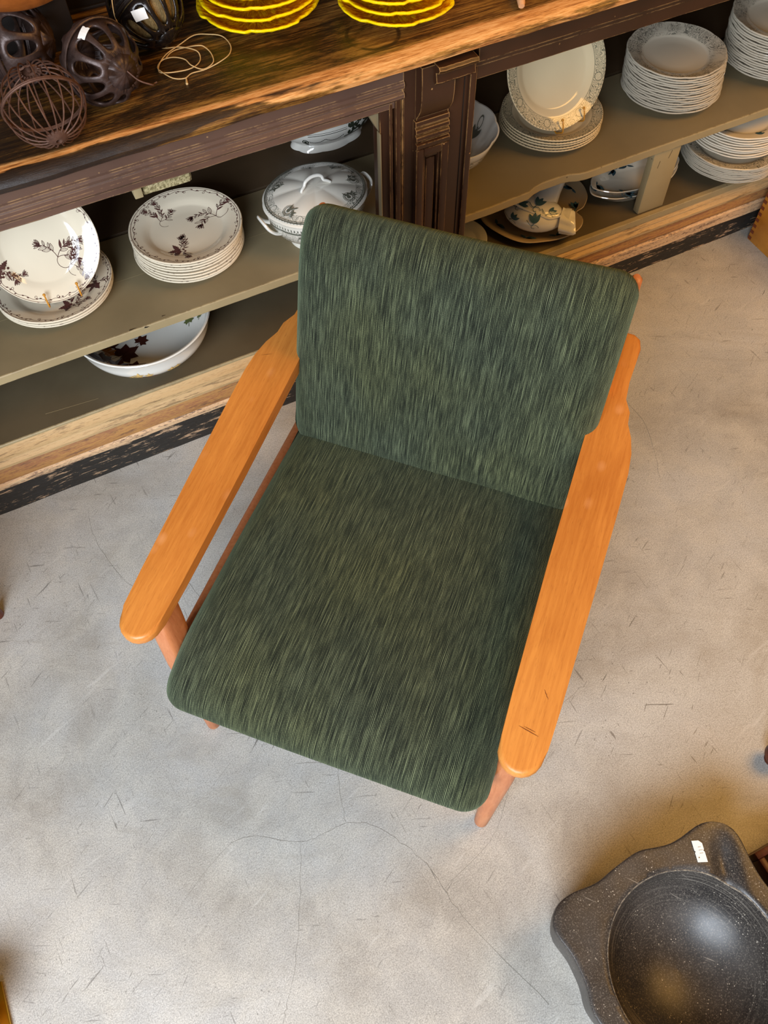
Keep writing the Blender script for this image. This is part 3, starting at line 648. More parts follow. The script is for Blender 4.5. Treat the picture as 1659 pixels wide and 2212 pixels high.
def arm(sx):
    xi, out = .264, []
    a = [(xi, .79), (xi, .60), (xi, .30), (xi + .003, .08), (xi + .005, .015)]
    for k in range(1, 10):
        t = pi * k / 10; out.append((xi + .0375 - .033 * cos(t), .005 - .036 * sin(t)))
    b = [(.336, .015), (.339, .08), (.344, .25), (.348, .42), (.349, .50), (.346, .54), (.339, .572), (.328, .600), (.319, .622), (.3145, .65), (.3125, .69), (.315, .74), (.317, .775), (.312, .795), (.300, .804), (.28, .805)]
    pts = a + out + b; bm = bmesh.new()
    lo = [bm.verts.new((sx * x + CHX, y, .4995 + .02 * y)) for x, y in pts]; hi = [bm.verts.new((sx * x + CHX, y, .5235 + .028 * y)) for x, y in pts]
    n = len(pts); f1 = bm.faces.new(lo); f2 = bm.faces.new(hi)
    for i in range(n): bm.faces.new((lo[i], lo[(i + 1) % n], hi[(i + 1) % n], hi[i]))
    es = list(set(f1.edges) | set(f2.edges)); bmesh.ops.bevel(bm, geom=es, offset=.0075, segments=4, profile=.5, affect='EDGES')
    return bmobj('armrest', bm, 'arm', CH, ang=35)
ARMS = [arm(s) for s in (-1, 1)]
for (x0, y0, x1, y1, w) in ((.283, .035, .313, .029, .0007), (.304, .098, .313, .085, .0006), (.290, .0365, .308, .0335, .0005)):       # dark gouges near the front of the right arm
    P = Print(lambda x, y: (x, y, .5235 + .028 * y + .0004)); P.stroke([(x0 + (x1 - x0) * i / 6 + .0006 * (i % 2), y0 + (y1 - y0) * i / 6) for i in range(7)], lambda t: w * (.3 + sin(pi * t)))
    P.make('gouge', 'finger', ARMS[1])
def sq_loft(name, sts, mat, n=16, pw=4.0):
    """loft of super-elliptic sections: (x,b,z,halfx,halfb,power)"""
    V, F = [], []
    for (x, b, z, hx, hb, p) in sts:
        for k in range(n):
            t = 2 * pi * k / n + pi / n; c, s_ = cos(t), sin(t); V.append((x + hx * math.copysign(abs(c) ** (2 / p), c), b + hb * math.copysign(abs(s_) ** (2 / p), s_), z))
    for i in range(len(sts) - 1):
        for k in range(n): a = i * n + k; c = i * n + (k + 1) % n; F.append((a, c, c + n, a + n))
    F += [tuple(range(n - 1, -1, -1)), tuple((len(sts) - 1) * n + k for k in range(n))]
    return mesh(name, V, F, mat, CH, ang=50)
for s in (-1, 1):
    c = CHX
    sq_loft('front_leg', [(s * .286 + c, .004, 0, .011, .011, 2), (s * .2865 + c, .004, .003, .0135, .0135, 2), (s * .288 + c, .010, .10, .0155, .0165, 2.2), (s * .2905 + c, .019, .22, .0175, .021, 3),
                          (s * .293 + c, .028, .32, .0185, .027, 4), (s * .296 + c, .038, .42, .0185, .028, 4), (s * .298 + c, .046, .502, .0185, .027, 4)], 'leg')
    sq_loft('rear_leg', [(s * .270 + c, .70, 0, .011, .011, 2), (s * .2705 + c, .70, .003, .0135, .0135, 2), (s * .274 + c, .675, .12, .016, .018, 2.4), (s * .280 + c, .64, .26, .018, .026, 4),
                         (s * .286 + c, .645, .40, .017, .026, 4), (s * .288 + c, .665, .515, .016, .024, 4)], 'leg')
    # side rail under the seat and the upright of the back
    V, F = tubeV([(s * .293 + c, .045, .330), (s * .293 + c, .30, .318), (s * .290 + c, .64, .300)], .0175, 12, flat=.55); mesh('side_rail', V, F, 'leg', CH)
    sq_loft('back_upright', [(s * .262 + c, .575, .27, .012, .018, 4), (s * .264 + c, .625, .42, .012, .018, 4), (s * .27 + c, .68, .60, .012, .017, 4), (s * .268 + c, .712, .70, .0115, .015, 3), (s * .270 + c, .722, .740, .010, .012, 2.5), (s * .270 + c, .724, .745, .006, .008, 2)], 'leg')
for z, b in ((.36, .607), (.47, .642), (.58, .675), (.69, .71)): tube('back_slat', [(-.262 + c, b + .008, z), (c, b + .016, z), (.262 + c, b + .008, z)], .012, 'leg', CH, 10, flat=.6)
for b, z in ((.06, .285), (.60, .262)): tube('cross_rail', [(-.286 + c, b, z), (.286 + c, b, z)], .015, 'leg', CH, 12, flat=.8)
# ================================================================ CROCKERY
PP_UNDER = [(0, .003), (.55, .003), (.575, 0), (.605, 0), (.625, .004), (.70, .0095), (.80, .0135), (.965, .0175)]
PP_TOP = [(.975, .0225), (.90, .0200), (.80, .0172), (.72, .0140), (.665, .0098), (.62, .0080), (.40, .0072), (0, .0072)]
def plate_prof(R):
    k = R / .12
    return [(r * R, z * k) for r, z in PP_UNDER] + [(.990 * R, .0188 * k), (R, .0205 * k), (.995 * R, .0222 * k), (.985 * R, .0228 * k)] + [(r * R, z * k) for r, z in PP_TOP]
def plate_top(R):
    k = R / .12; return [(.985 * R, .0228 * k)] + [(r * R, z * k) for r, z in PP_TOP]
def plate(name, R, mat, parent=None, lobes=0, amp=0.0, seg=72):
    rf = (lambda t, r: 1 + amp * (abs(cos(lobes * t / 2)) ** .7 - .6) * smooth01((r / R - .72) / .25)) if lobes else None
    return lathe(name, plate_prof(R), mat, parent, seg=seg, rf=rf, rmax=R)
def stack(cx0, cy0, z0, cx1, cy1, dz, n, R0, R1, mat, name, what, where, group, lobes=0, amp=0, deco=None, cat='plate', first=0, total=None):
    out = []
    base = plate(name, R0, mat, lobes=lobes, amp=amp)
    for i in range(n):                                   # from the bottom up
        t = i / max(1, n - 1); o = base if i == 0 else base.copy()
        if i: COL.objects.link(o)
        rr = random.Random(i * 7 + n); sc = 1 + (R1 / R0 - 1) * t
        o.location = (cx0 + (cx1 - cx0) * t + rr.uniform(-.0012, .0012), cy0 + (cy1 - cy0) * t + rr.uniform(-.0012, .0012), z0 + dz * i)
        o.rotation_euler = (0, 0, rr.uniform(0, 6.28)); o.scale = (sc, sc, 1)
        k = n - 1 - i + first; tt = total or n
        word = 'top' if k == 0 else ('bottom' if k == tt - 1 else ORD[k] + ' from the top')
        tag(o, '%s, %s %s' % (what, word, where), cat, group); out.append(o)
    if deco: out[-1].rotation_euler = (0, 0, 0); deco(out[-1])
    return out
def rim_vine(P, R, rng, r0=.93):
    pts = [];
    for i in range(361):
        t = 2 * pi * i / 360; r = R * (r0 + .012 * sin(23 * t)); pts.append((r * cos(t), r * sin(t)))
    P.stroke(pts, R * .006)
    for rr in (.975,): P.stroke([(R * rr * cos(2 * pi * i / 180), R * rr * sin(2 * pi * i / 180)) for i in range(181)], R * .0085)
    for k in range(60):
        t = 2 * pi * (k + rng.uniform(-.3, .3)) / 60; r = R * (r0 + rng.uniform(-.02, .025)); P.leaf(r * cos(t), r * sin(t), t + rng.choice((-1, 1)) * rng.uniform(.8, 2.2), R * .045, R * .010)
        if k % 4 == 0: P.ring(R * (r0 - .03) * cos(t), R * (r0 - .03) * sin(t), R * .02, R * .006)
def on_plate(R, lift=.00035):
    tp = plate_top(R)
    def f(x, y):
        q = min(1.0, R * .978 / max(1e-9, hypot(x, y))); x, y = x * q, y * q; return (x, y, prof_z(tp, hypot(x, y)) + lift)
    return f
def deco_flowers(spr, R):
    def f(o):
        rng = random.Random(5); P = Print(on_plate(R)); rim_vine(P, R, rng)
        for (x, y, a, L, bb) in spr: P.spray(x * R, y * R, a, L * R, rng, bb)
        q = P.make('transfer_print', 'ink_brown', o)
        q['label'] = 'brown printed flower sprays and vine border'
        for s in range(3): o.scale[s] = 1
    return f
def place_disc(o, c, tilt, roll=0):
    o.matrix_world = Matrix.Translation(c) @ Matrix.Rotation(radians(tilt), 4, 'X') @ Matrix.Rotation(roll, 4, 'Z')
def stand(c, tilt, R, zf, name, label, hx, dz0):
    """wire plate stand; c = plate centre, hooks hold the lower rim"""
    st = thing(name, (c[0], c[1] + .03, zf), label, 'stand'); Mx = Matrix.Translation(-Vector((c[0], c[1] + .03, zf))) @ Matrix.Translation(c) @ Matrix.Rotation(radians(tilt), 4, 'X')
    for s in hx:
        yb = -sqrt(R * R - s * s)
        loc = [(s, .05, -.012), (s, yb + .02, -.010), (s, yb - .006, -.006), (s, yb - .0075, .012), (s, yb - .005, .026), (s, yb + .012, .031), (s, yb + .021, .031)]
        tube('wire_hook', catmull([Mx @ Vector(p) for p in loc], 5), .0017, 'hook', st, 8)
        b = bmesh.new(); bmesh.ops.create_uvsphere(b, u_segments=12, v_segments=8, radius=.0032, matrix=Matrix.Translation(Mx @ Vector((s, yb + .021, .031)))); bmobj('hook_tip', b, 'hook', st)
    tube('back_leg', [Mx @ Vector((hx[0], .05, -.012)), Mx @ Vector((hx[1], .05, -.012))], .0017, 'hook', st, 8)
    m = Mx @ Vector(((hx[0] + hx[1]) / 2, .05, -.012)); tube('back_leg', [m, Vector((m.x, m.y + .035, .001))], .0017, 'hook', st, 8)
    return st

# --- left bay, cream plates with brown flowers
stack(.235, 1.519, SZ, .237, 1.503, .0092, 8, .122, .120, 'cream', 'dinner_plate', 'brown-flowered cream plate', 'of the taller stack on the left shelf', 'cream plates in the middle stack of the left shelf',
      deco=deco_flowers([(-.36, .42, .9, .50, False), (.60, .10, 1.9, .62, False), (-.30, -.46, .1, .50, True)], .120))
stack(-.065, 1.530, SZ, -.065, 1.522, .0095, 3, .125, .125, 'cream', 'dinner_plate', 'flowered cream plate', 'in the pile under the standing cream plate', 'cream plates under the standing cream plate',
      deco=deco_flowers([(.10, -.60, .2, .5, True), (.62, -.34, .9, .5, True), (-.5, .4, 2, .5, False)], .125))
pc = Vector((-.058, 1.492, .5535))
o = plate('dinner_plate', .114, 'cream'); place_disc(o, pc - Vector((0, -sin(radians(62)), cos(radians(62)))) * .02, 62)
tag(o, 'cream dinner plate standing upright on wire hooks at the left end of the shelf', 'plate')
rng = random.Random(11); P = Print(on_plate(.114)); rim_vine(P, .114, rng)
for (x, y, a, L, bb) in ((.20, -.28, .9, .62, False), (.36, -.46, .4, .5, False), (-.78, -.18, -1.2, .5, True), (-.12, .62, .4, .34, True)): P.spray(x * .114, y * .114, a, L * .114, rng, bb)
P.make('transfer_print', 'ink_brown', o)['label'] = 'brown printed flower and grape sprays'
stand(pc - Vector((0, -sin(radians(62)), cos(radians(62)))) * .02, 62, .114, SZ + .043, 'plate_stand', 'ochre wire stand holding the upright cream flower plate at the left', (-.032, .036), 0)
# --- right bay
stack(1.179, 1.532, SZ, 1.176, 1.525, .0078, 5, .126, .123, 'border', 'dinner_plate', 'green-bordered ivory plate', 'in the pile under the standing plate', 'green bordered plates beneath the standing plate')
pc = Vector((1.148, 1.497, .5800)); q = Vector((0, -sin(radians(60)), cos(radians(60)))) * .02
o = plate('serving_plate', .130, 'border'); place_disc(o, pc - q, 60, .4); tag(o, 'large ivory plate with green medallion border standing on hooks in the right bay', 'plate')
stand(pc - q, 60, .130, SZ + .052, 'plate_stand', 'ochre wire stand holding the upright green bordered plate', (-.008, .052), 0)
stack(1.530, 1.517, SZ, 1.494, 1.492, .0074, 16, .125, .119, 'scroll', 'soup_plate', 'grey scroll plate', 'of the tall stack right of the standing plate', 'grey scroll plates in the middle of the right shelf', 9, .018)
stack(1.844, 1.505, SZ, 1.795, 1.475, .0076, 18, .128, .124, 'scroll', 'soup_plate', 'grey scroll plate', 'of the stack cut off at top right', 'grey scroll plates at the far right of the shelf', 9, .018)
BZ = .196
a = stack(1.725, 1.425, BZ, 1.700, 1.405, .0074, 9, .130, .128, 'scroll', 'dinner_plate', 'grey scalloped plate', 'of the bottom-board pile at far right', 'scalloped plates on the bottom board at far right', 8, .02, first=9, total=18)
def deco_tulip(o):
    for k in range(6):
        P = Print(on_plate(.120)); t = k * pi / 3 + .3; x, y = .098 * cos(t), .098 * sin(t)
        for q in (-.5, 0, .5): P.leaf(x, y, t + 2.2 + q, .022, .005)
        P.stroke([(.088 * cos(t + d), .088 * sin(t + d)) if True else 0 for d in [i * .05 for i in range(9)]], .0016)
        P.make('tulip_print', 'ink_blue', o)
stack(1.716, 1.425, BZ + .0735, 1.708, 1.420, .0074, 9, .122, .120, 'cream_plain', 'dinner_plate', 'ivory scalloped tulip plate', 'of the bottom-board pile at far right', 'scalloped plates on the bottom board at far right', 8, .02, deco=deco_tulip, first=0, total=18)

def bowl(name, prof, mat, label, loc, cat='bowl', **k):
    o = lathe(name, prof, mat, None, **k); o.location = loc; return tag(o, label, cat)
# big wash basin with autumn leaves on the bottom board, left bay
BP = [(0, .004), (.085, .004), (.088, 0), (.094, 0), (.098, .006), (.128, .026), (.146, .048), (.151, .060), (.1515, .066), (.156, .088), (.159, .094), (.162, .0975), (.1600, .1005), (.156, .0995), (.152, .094), (.1475, .068), (.140, .048), (.122, .030), (.095, .014), (.06, .009), (0, .008)]
wb_ = bowl('wash_bowl', BP, 'white', 'wide white bowl with brown autumn leaves inside on the bottom board at left', (.077, 1.487, .2105), seg=96)
INP = BP[15:]
def inner(t, s):       # s = radius, on the inner wall
    z = prof_z(BP[14:], s); return (s * cos(t), s * sin(t), z + .0008)
fnb = lambda x, y: (lambda r, t: ((r - .0006) * cos(t), (r - .0006) * sin(t), prof_z(BP[14:], r) + .0010))(min(.1515, hypot(x, y)), atan2(y, x))
rng = random.Random(4)
for mat, L in (('leaf_dark', [(-.095, -.06, 1.0, .045), (-.07, -.02, .3, .05), (-.06, -.075, -.6, .045), (-.115, -.03, 2.2, .04), (-.02, .005, .6, .028), (-.09, .02, 1.5, .035), (.075, -.095, 1.1, .024), (-.045, -.105, .2, .036)]),
               ('leaf_ochre', [(-.085, -.095, .4, .038), (-.115, -.065, 1.2, .034), (-.045, -.092, -.3, .026), (-.10, .0, .1, .026)]),
               ('leaf_green', [(.105, .005, 1.2, .022), (.118, .035, .4, .020), (.13, -.01, .9, .012)])):
    for x, y, t, l in L:
        P = Print(fnb); P.maple(x, y, t, l * .9); P.stroke([(x + l * .1 * cos(t), y + l * .1 * sin(t)), (x - l * .7 * cos(t), y - l * .7 * sin(t))], .0012); P.make('leaf_print', mat, wb_)
P = Print(lambda x, y: ((.098 + .53 * (y) + .0012 + max(0, .03 - 0) * 0) * cos(x), 0, 0))
def outer(t, z):
    r = 0
    for (r0, z0), (r1, z1) in zip(BP[4:10], BP[5:11]):
        if z0 <= z <= z1: r = r0 + (r1 - r0) * (z - z0) / (z1 - z0)
    return ((r + .001) * cos(t), (r + .001) * sin(t), z)
for mat, items in (('petal', [(-1.95, .055, .016), (-1.80, .052, .014), (-2.05, .048, .012), (-1.45, .048, .015), (-1.35, .05, .012)]), ('rose', [(-1.95, .036, .016), (-1.82, .038, .014), (-1.72, .034, .012)])):
    P = Print(lambda x, y: outer(x / .15, y))
    for t, z, l in items:
        for k in range(5): P.leaf(t * .15, z, k * 1.257 + .3, l * .8, l * .2)
    P.make('flower_print', mat, wb_)

# covered oval tureen
TC = (.516, 1.445, SZ)
TU = thing('soup_tureen', TC, 'white lidded oval tureen with grey-green wreath print behind the chair back', 'tureen', rz=radians(6))
sx, sy = 1.0, .86
lob = lambda t, r: 1 + .022 * (abs(cos(4 * t)) ** .8 - .5) * smooth01(r / .118 - .35)
lathe('body', [(0, .004), (.055, .004), (.060, 0), (.068, 0), (.066, .010), (.072, .018), (.096, .040), (.110, .065), (.114, .088), (.116, .098), (.112, .098), (.106, .080), (.09, .045), (.06, .022), (0, .018)], 'wreath', TU, sx=sx, sy=sy, rf=lob, rmax=.12, seg=96)
LD = [(0, .0975), (.108, .0975), (.117, .099), (.1185, .102), (.116, .105), (.108, .107), (.098, .111), (.080, .117), (.055, .122), (.03, .125), (0, .126)]
lathe('lid', LD, 'wreath', TU, sx=sx, sy=sy, rf=lob, rmax=.1185, seg=96, zf=lambda t, r, z: .0035 * (abs(cos(4 * t)) - .5) * smooth01((r - .02) / .05) * (1 - smooth01((r - .09) / .02)) if z > .1065 else 0)
hp = catmull([(-.034, -.004, .124), (-.031, -.003, .129), (-.024, 0, .133), (-.018, .002, .141), (-.004, .003, .146), (.012, .002, .145), (.020, 0, .140), (.022, -.003, .133), (.030, -.006, .129), (.036, -.008, .125)], 5)
tube('lid_handle', hp, lambda t: .0028 + .0010 * sin(pi * t), 'white', TU, 10)
for s in (-1, 1):
    hp = catmull([(s * .104, -.022, .060), (s * .116, -.024, .068), (s * .127, -.022, .080), (s * .133, -.014, .092), (s * .133, .012, .092), (s * .127, .022, .080), (s * .116, .024, .068), (s * .104, .022, .060)], 5)
    tube('side_handle', hp, .0052, 'white', TU, 10, flat=.7)
ov = lambda x, y: (x, y * .86, prof_z(LD[3:], min(.112, hypot(x, y))) + .0022)
P = Print(ov); rng = random.Random(8)
for t in (.55, 1.25, 2.35, 3.55, 4.25, 5.3, 6.0):
    x, y = .088 * cos(t), .088 * sin(t); P.ring(x, y, .009, .0016); P.ring(x, y, .0125, .0012); P.disc(x, y, .0045)
    for k in range(6): P.leaf(x + .012 * cos(t + 1.2 + k * .22), y + .012 * sin(t + 1.2 + k * .22), t + 1 + rng.uniform(-1.2, 1.2), .011, .0018)
    P.leaf(x, y, t + pi, .018, .002); P.leaf(x, y, t + 2.4, .014, .0018)
for rr, w in ((.1125, .0022), (.1085, .0012)): P.stroke([(rr * cos(i * pi / 60), rr * sin(i * pi / 60)) for i in range(121)], w)
P.make('wreath_print', 'ink_grey', TU)
ob = lambda x, y: (.1135 * cos(x / .1135) * sx, .1135 * sin(x / .1135) * sy, .098 + y) if False else ((.1145 + .5 * min(0, y + .01) ) * cos(x / .11) * sx * 1.012, (.1145 + .5 * min(0, y + .01)) * sin(x / .11) * sy * 1.012, .094 + y)
P = Print(ob)
for t in (-2.25, -1.2, -.3): P.ring(t * .11, -.026, .010, .0018, ry=.013); P.ring(t * .11, -.026, .014, .0012, ry=.018); P.disc(t * .11, -.026, .005)
for i in range(60): P.disc((-2.9 + i * .05) * .11, -.008 - .006 * abs(sin(i * .35)), .0012, 5)
P.make('wreath_print', 'ink_grey', TU)

# footed oval dish deep on the rear shelf board
dl = thing('vegetable_dish', (.672, 1.752, SZ + .004), 'white footed oval dish with dark floral band at the back of the left bay', 'dish', rz=radians(2))
foot = lambda t, r: 1 + .05 * (abs(cos(4 * t)) - .5)
lathe('foot', [(0, .006), (.078, .006), (.088, 0), (.094, .001), (.090, .008), (.078, .018), (0, .018)], 'white', dl, sx=1.0, sy=.62, rf=foot, seg=96)
DP = [(0, .016), (.080, .017), (.100, .026), (.120, .045), (.134, .070), (.142, .100), (.147, .112), (.143, .113), (.136, .100), (.126, .070), (.10, .040), (.06, .026), (0, .024)]
lathe('body', DP, 'white', dl, sx=1.0, sy=.66, seg=96)
od = lambda x, y: (lambda r: ((r + .001) * cos(x / .12), (r + .001) * sin(x / .12) * .66, y))(next((r0 + (r1 - r0) * (y - z0) / (z1 - z0) for (r0, z0), (r1, z1) in zip(DP[1:6], DP[2:7]) if z0 <= y <= z1), .12))
P = Print(od)
for z in (.040, .044): P.stroke([((-1.45 + i * .04) * .12, z) for i in range(26)], .0022)
P.stroke([(-1.45 * .12, .040), (-1.45 * .12, .085)], .003)
rng = random.Random(2)
for i in range(60): P.leaf((-1.40 + rng.random() * .95) * .12, rng.uniform(.05, .085), rng.uniform(0, 6), .016, .004)
for i in range(26): P.disc((-2.25 + i * .03) * .12, .050 - .008 * sin(pi * (i % 13) / 12), .0016, 6)
for t in (-2.3,): P.ring(t * .12, .047, .007, .0025); P.disc(t * .12, .047, .004); P.leaf(t * .12, .045, -1.57, .016, .005)
P.stroke([((-2.2 + i * .04) * .12, .066) for i in range(20)], .0018); P.stroke([((-2.2 + i * .04) * .12, .072) for i in range(20)], .001)
P.make('floral_print', 'ink_dark', dl)

# scalloped salad bowl half hidden by the pillar
sb_ = lathe('salad_bowl', [(0, .004), (.05, .004), (.054, 0), (.060, 0), (.060, .010), (.085, .028), (.112, .058), (.124, .085), (.130, .098), (.1305, .101), (.127, .101), (.119, .085), (.105, .056), (.075, .026), (.03, .016), (0, .015)], 'white', None, rf=lambda t, r: 1 + .03 * (abs(cos(5 * t)) ** .8 - .5) * smooth01((r - .09) / .03), rmax=.1305, seg=100)
sb_.location = (.872, 1.528, SZ); tag(sb_, 'white scalloped bowl with green print half hidden by the middle pillar', 'bowl')
P = Print(lambda x, y: (lambda r, t: ((r - .001) * cos(t), (r - .001) * sin(t), prof_z([(.127, .101), (.119, .085), (.105, .056), (.075, .026)], r) + .001))(min(.126, hypot(x, y)), atan2(y, x)))
for t in (.1, 1.0): P.ring(.112 * cos(t), .112 * sin(t), .007, .002); [P.leaf(.108 * cos(t + q), .108 * sin(t + q), t + pi + q * 4, .024, .005) for q in (-.12, 0, .12)]
P.make('wreath_print', 'ink_grey', sb_)
P = Print(lambda x, y: ((.119 + (y - .071) * .41 + .002) * cos(x), (.119 + (y - .071) * .41 + .002) * sin(x), y))
for z in (.066, .082): P.stroke([(i * .1, z) for i in range(64)], .0012)
for i in range(26): P.ring(i * .24, .074, .05, .0016, 8, .006)
P.make('wreath_print', 'ink_grey', sb_)
so = plate('saucer', .075, 'white'); so.location = (.905, 1.475, BZ); tag(so, 'plain white saucer on the bottom board just right of the pillar', 'saucer')

# lobed platter with a tulip-patterned sauce boat lying on it
def lobed(name, outline, h, mat, loc, label, cat='dish', rim=.012, group=None):
    pts = catmull([(x, y, 0) for x, y in outline], 6, True); n = len(pts); c = sum(pts, Vector()) / n
    rings = [(.0, .004), (.55, .004), (.60, 0), (.66, .0), (.74, .006), (.97, h), (1.0, h + .002), (.985, h + .004), (.93, h + .001), (.78, .011), (.70, .008), (0, .007)]
    V, F = [], []
    for p in pts:
        for f, z in rings: q = c + (p - c) * f; V.append((q.x - c.x, q.y - c.y, z))
    m = len(rings)
    for i in range(n):
        k = (i + 1) % n
        for j in range(m - 1):
            if rings[j][0] == 0: F.append((i * m + j, k * m + j + 1, i * m + j + 1)[::-1])
            elif rings[j + 1][0] == 0: F.append((i * m + j, k * m + j, i * m + j + 1))
            else: F.append((i * m + j, k * m + j, k * m + j + 1, i * m + j + 1))
    o = mesh(name, V, F, mat, None, ang=45)
    bm = bmesh.new(); bm.from_mesh(o.data); bmesh.ops.remove_doubles(bm, verts=[v for v in bm.verts if hypot(v.co.x, v.co.y) < 1e-5], dist=1e-5); bm.to_mesh(o.data); bm.free()
    o.location = (c.x, c.y, loc); tag(o, label, cat, group)
    def sc(a, f):      # point on the dish at angle a, fraction f
        best = max(pts, key=lambda p: (p - c).normalized().dot(Vector((cos(a), sin(a), 0)))); q = (best - c) * f
        z = h + .0015 if f > .93 else (.011 + (h - .010) * (f - .78) / .15 if f > .78 else .009); return q.x, q.y, z
    return o, sc
tray_o = [(.985, 1.50), (1.00, 1.43), (1.035, 1.375), (1.09, 1.350), (1.145, 1.340), (1.195, 1.352), (1.222, 1.380), (1.222, 1.408), (1.250, 1.418), (1.285, 1.455), (1.296, 1.51), (1.270, 1.56), (1.22, 1.585), (1.16, 1.592), (1.08, 1.595), (1.02, 1.57)]
tr, sc = lobed('platter', tray_o, .020, 'tan', BZ, 'tan lobed platter with grey-blue tulips on the bottom board beside the pillar', 'platter')
def lobe_print(o, sc, n, mat, f=.88, size=.02, rngs=1):
    rng = random.Random(rngs)
    for k in range(n):
        a = 2 * pi * k / n + .3; x, y, z = sc(a, f); P = Print(lambda u, v, z=z: (u, v, z + .0012))
        for q in (-.55, -.1, .4): P.leaf(x, y, a + pi / 2 + q, size, size * .22)
        P.leaf(x, y, a - 1.9, size * .7, size * .12)
        P.stroke([(x - size * .9 * cos(a + 1.3 + i * .35) * (i / 8), y - size * .9 * sin(a + 1.3 + i * .35) * (i / 8)) for i in range(9)], size * .08)
        P.make('tulip_print', mat, o)
lobe_print(tr, sc, 9, 'ink_blue', .80, .028)
# the boat: swept rings along a bent axis
SB = thing('sauce_boat', (1.100, 1.412, BZ + .014), 'white sauce boat with blue tulips lying across the tan platter', 'sauce boat', rot=(0, 0, radians(-8)))
def blob(name, rings, mat, parent, seg=40, flute=None):
    V, F, n = [], [], seg
    for (c, ax, ra, rb, rot) in rings:
        ax = Vector(ax).normalized(); u = ax.cross(Vector((0, 0, 1))).normalized(); v = u.cross(ax)
        for k in range(n):
            t = 2 * pi * k / n; f = 1 + (flute(t) if flute else 0); V.append(Vector(c) + u * cos(t + rot) * ra * f + v * sin(t + rot) * rb * f)
    for i in range(len(rings) - 1):
        for k in range(n): a = i * n + k; b = i * n + (k + 1) % n; F.append((a, b, b + n, a + n))
    F += [tuple(range(n - 1, -1, -1)), tuple((len(rings) - 1) * n + k for k in range(n))]
    return mesh(name, V, F, mat, parent, ang=60)
bx = Vector((.80, -.58, .0)).normalized()
rings = []
for i in range(15):
    t = i / 14; s = -.085 + .165 * t; w = .052 * (sin(pi * min(1, t * 1.08 + .02)) ** .45 if t < .9 else .62); hgt = .040 * (sin(pi * min(1, t * 1.02 + .03)) ** .5 if t < .9 else .62)
    rings.append((bx * s + Vector((0, 0, .045)), bx, max(.012, w), max(.010, hgt), 0))
blob('body', rings, 'white', SB, flute=lambda t: .02 * cos(2 * t + .6))
blob('spout', [(bx * .058 + Vector((.0, -.004, .042)), (.8, -.6, .1), .034, .028, 0), (bx * .080 + Vector((0, -.004, .040)), (.9, -.4, .1), .036, .024, 0), (bx * .088 + Vector((.002, -.002, .040)), (.9, -.4, .15), .040, .022, 0), (bx * .093 + Vector((.003, -.002, .041)), (.9, -.4, .2), .037, .018, 0)], 'white', SB, flute=lambda t: .08 * cos(6 * t))
blob('neck', [(Vector((.01, .015, .055)), (.5, .8, .35), .040, .032, 0), (Vector((.045, .05, .066)), (.55, .75, .35), .033, .027, 0), (Vector((.066, .078, .074)), (.55, .75, .35), .036, .028, 0), (Vector((.082, .10, .080)), (.55, .75, .35), .044, .032, 0), (Vector((.086, .106, .082)), (.55, .75, .35), .040, .029, 0)], 'white', SB)
for off in (.012, .020): tube('relief_line', catmull([bx * s + Vector((0, 0, .045)) + Vector((-.58, -.80, 0)) * (.050 * sin(pi * min(1, ((s + .085) / .165) * 1.05 + .03)) ** .45) * cos(q) + Vector((0, 0, 1)) * .041 * sin(q) for s, q in ((-.075, 1.0 + off * 6), (-.05, .85 + off * 6), (-.02, .75 + off * 6), (.01, .62 + off * 6), (.035, .45 + off * 6), (.06, .5 + off * 6))], 4), .0017, 'white', SB, 6)
def on_boat(x, y):       # x along axis, y angle-ish around the front
    t = (x + .085) / .165; w = .052 * sin(pi * min(1, t * 1.08 + .02)) ** .45; h = .040 * sin(pi * min(1, t * 1.02 + .03)) ** .5; q = y / .045
    return bx * x + Vector((0, 0, .045)) + Vector((-.58, -.80, 0)).normalized() * (w * 1.03 + .0008) * cos(q) + Vector((0, 0, 1)) * (h * 1.03 + .0008) * sin(q)
P = Print(on_boat)
for x, y, a, L in ((-.05, .052, .6, .026), (-.005, .056, 1.4, .028), (.0, .012, 1.9, .028), (-.06, .006, 1.2, .024), (.03, .045, .9, .022)):
    for q in (-.7, -.2, .35): P.leaf(x, y, a + q, L, L * .20)
    P.stroke([(x - i * .003, y - .006 * sin(i * .6)) for i in range(8)], .0016)
    P.stroke([(x + .012 * cos(i * .6) * (1 - i / 12), y - .012 + .010 * sin(i * .6) * (1 - i / 12)) for i in range(10)], .0014)
P.make('tulip_print', 'ink_blue', SB)

leaf_o = [(1.300, 1.450), (1.288, 1.405), (1.318, 1.360), (1.352, 1.338), (1.416, 1.322), (1.468, 1.330), (1.525, 1.362), (1.562, 1.405), (1.556, 1.440), (1.518, 1.468), (1.457, 1.482), (1.384, 1.490), (1.350, 1.470), (1.325, 1.472)]
leaf_o = [(x, 1.378 + (y - 1.322) * .72) for x, y in leaf_o]
d0, sc0 = lobed('leaf_dish', leaf_o, .028, 'cream_plain', BZ, 'lower of two leaf-shaped tulip dishes behind the olive post', 'dish', group='leaf-shaped dishes behind the olive post')
d1, sc1 = lobed('leaf_dish', [(x * 1 + .004, y + .006) for x, y in leaf_o], .028, 'cream_plain', BZ + .0145, 'upper of two leaf-shaped tulip dishes behind the olive post', 'dish', group='leaf-shaped dishes behind the olive post')
lobe_print(d1, sc1, 7, 'ink_blue', .84, .028, 2)

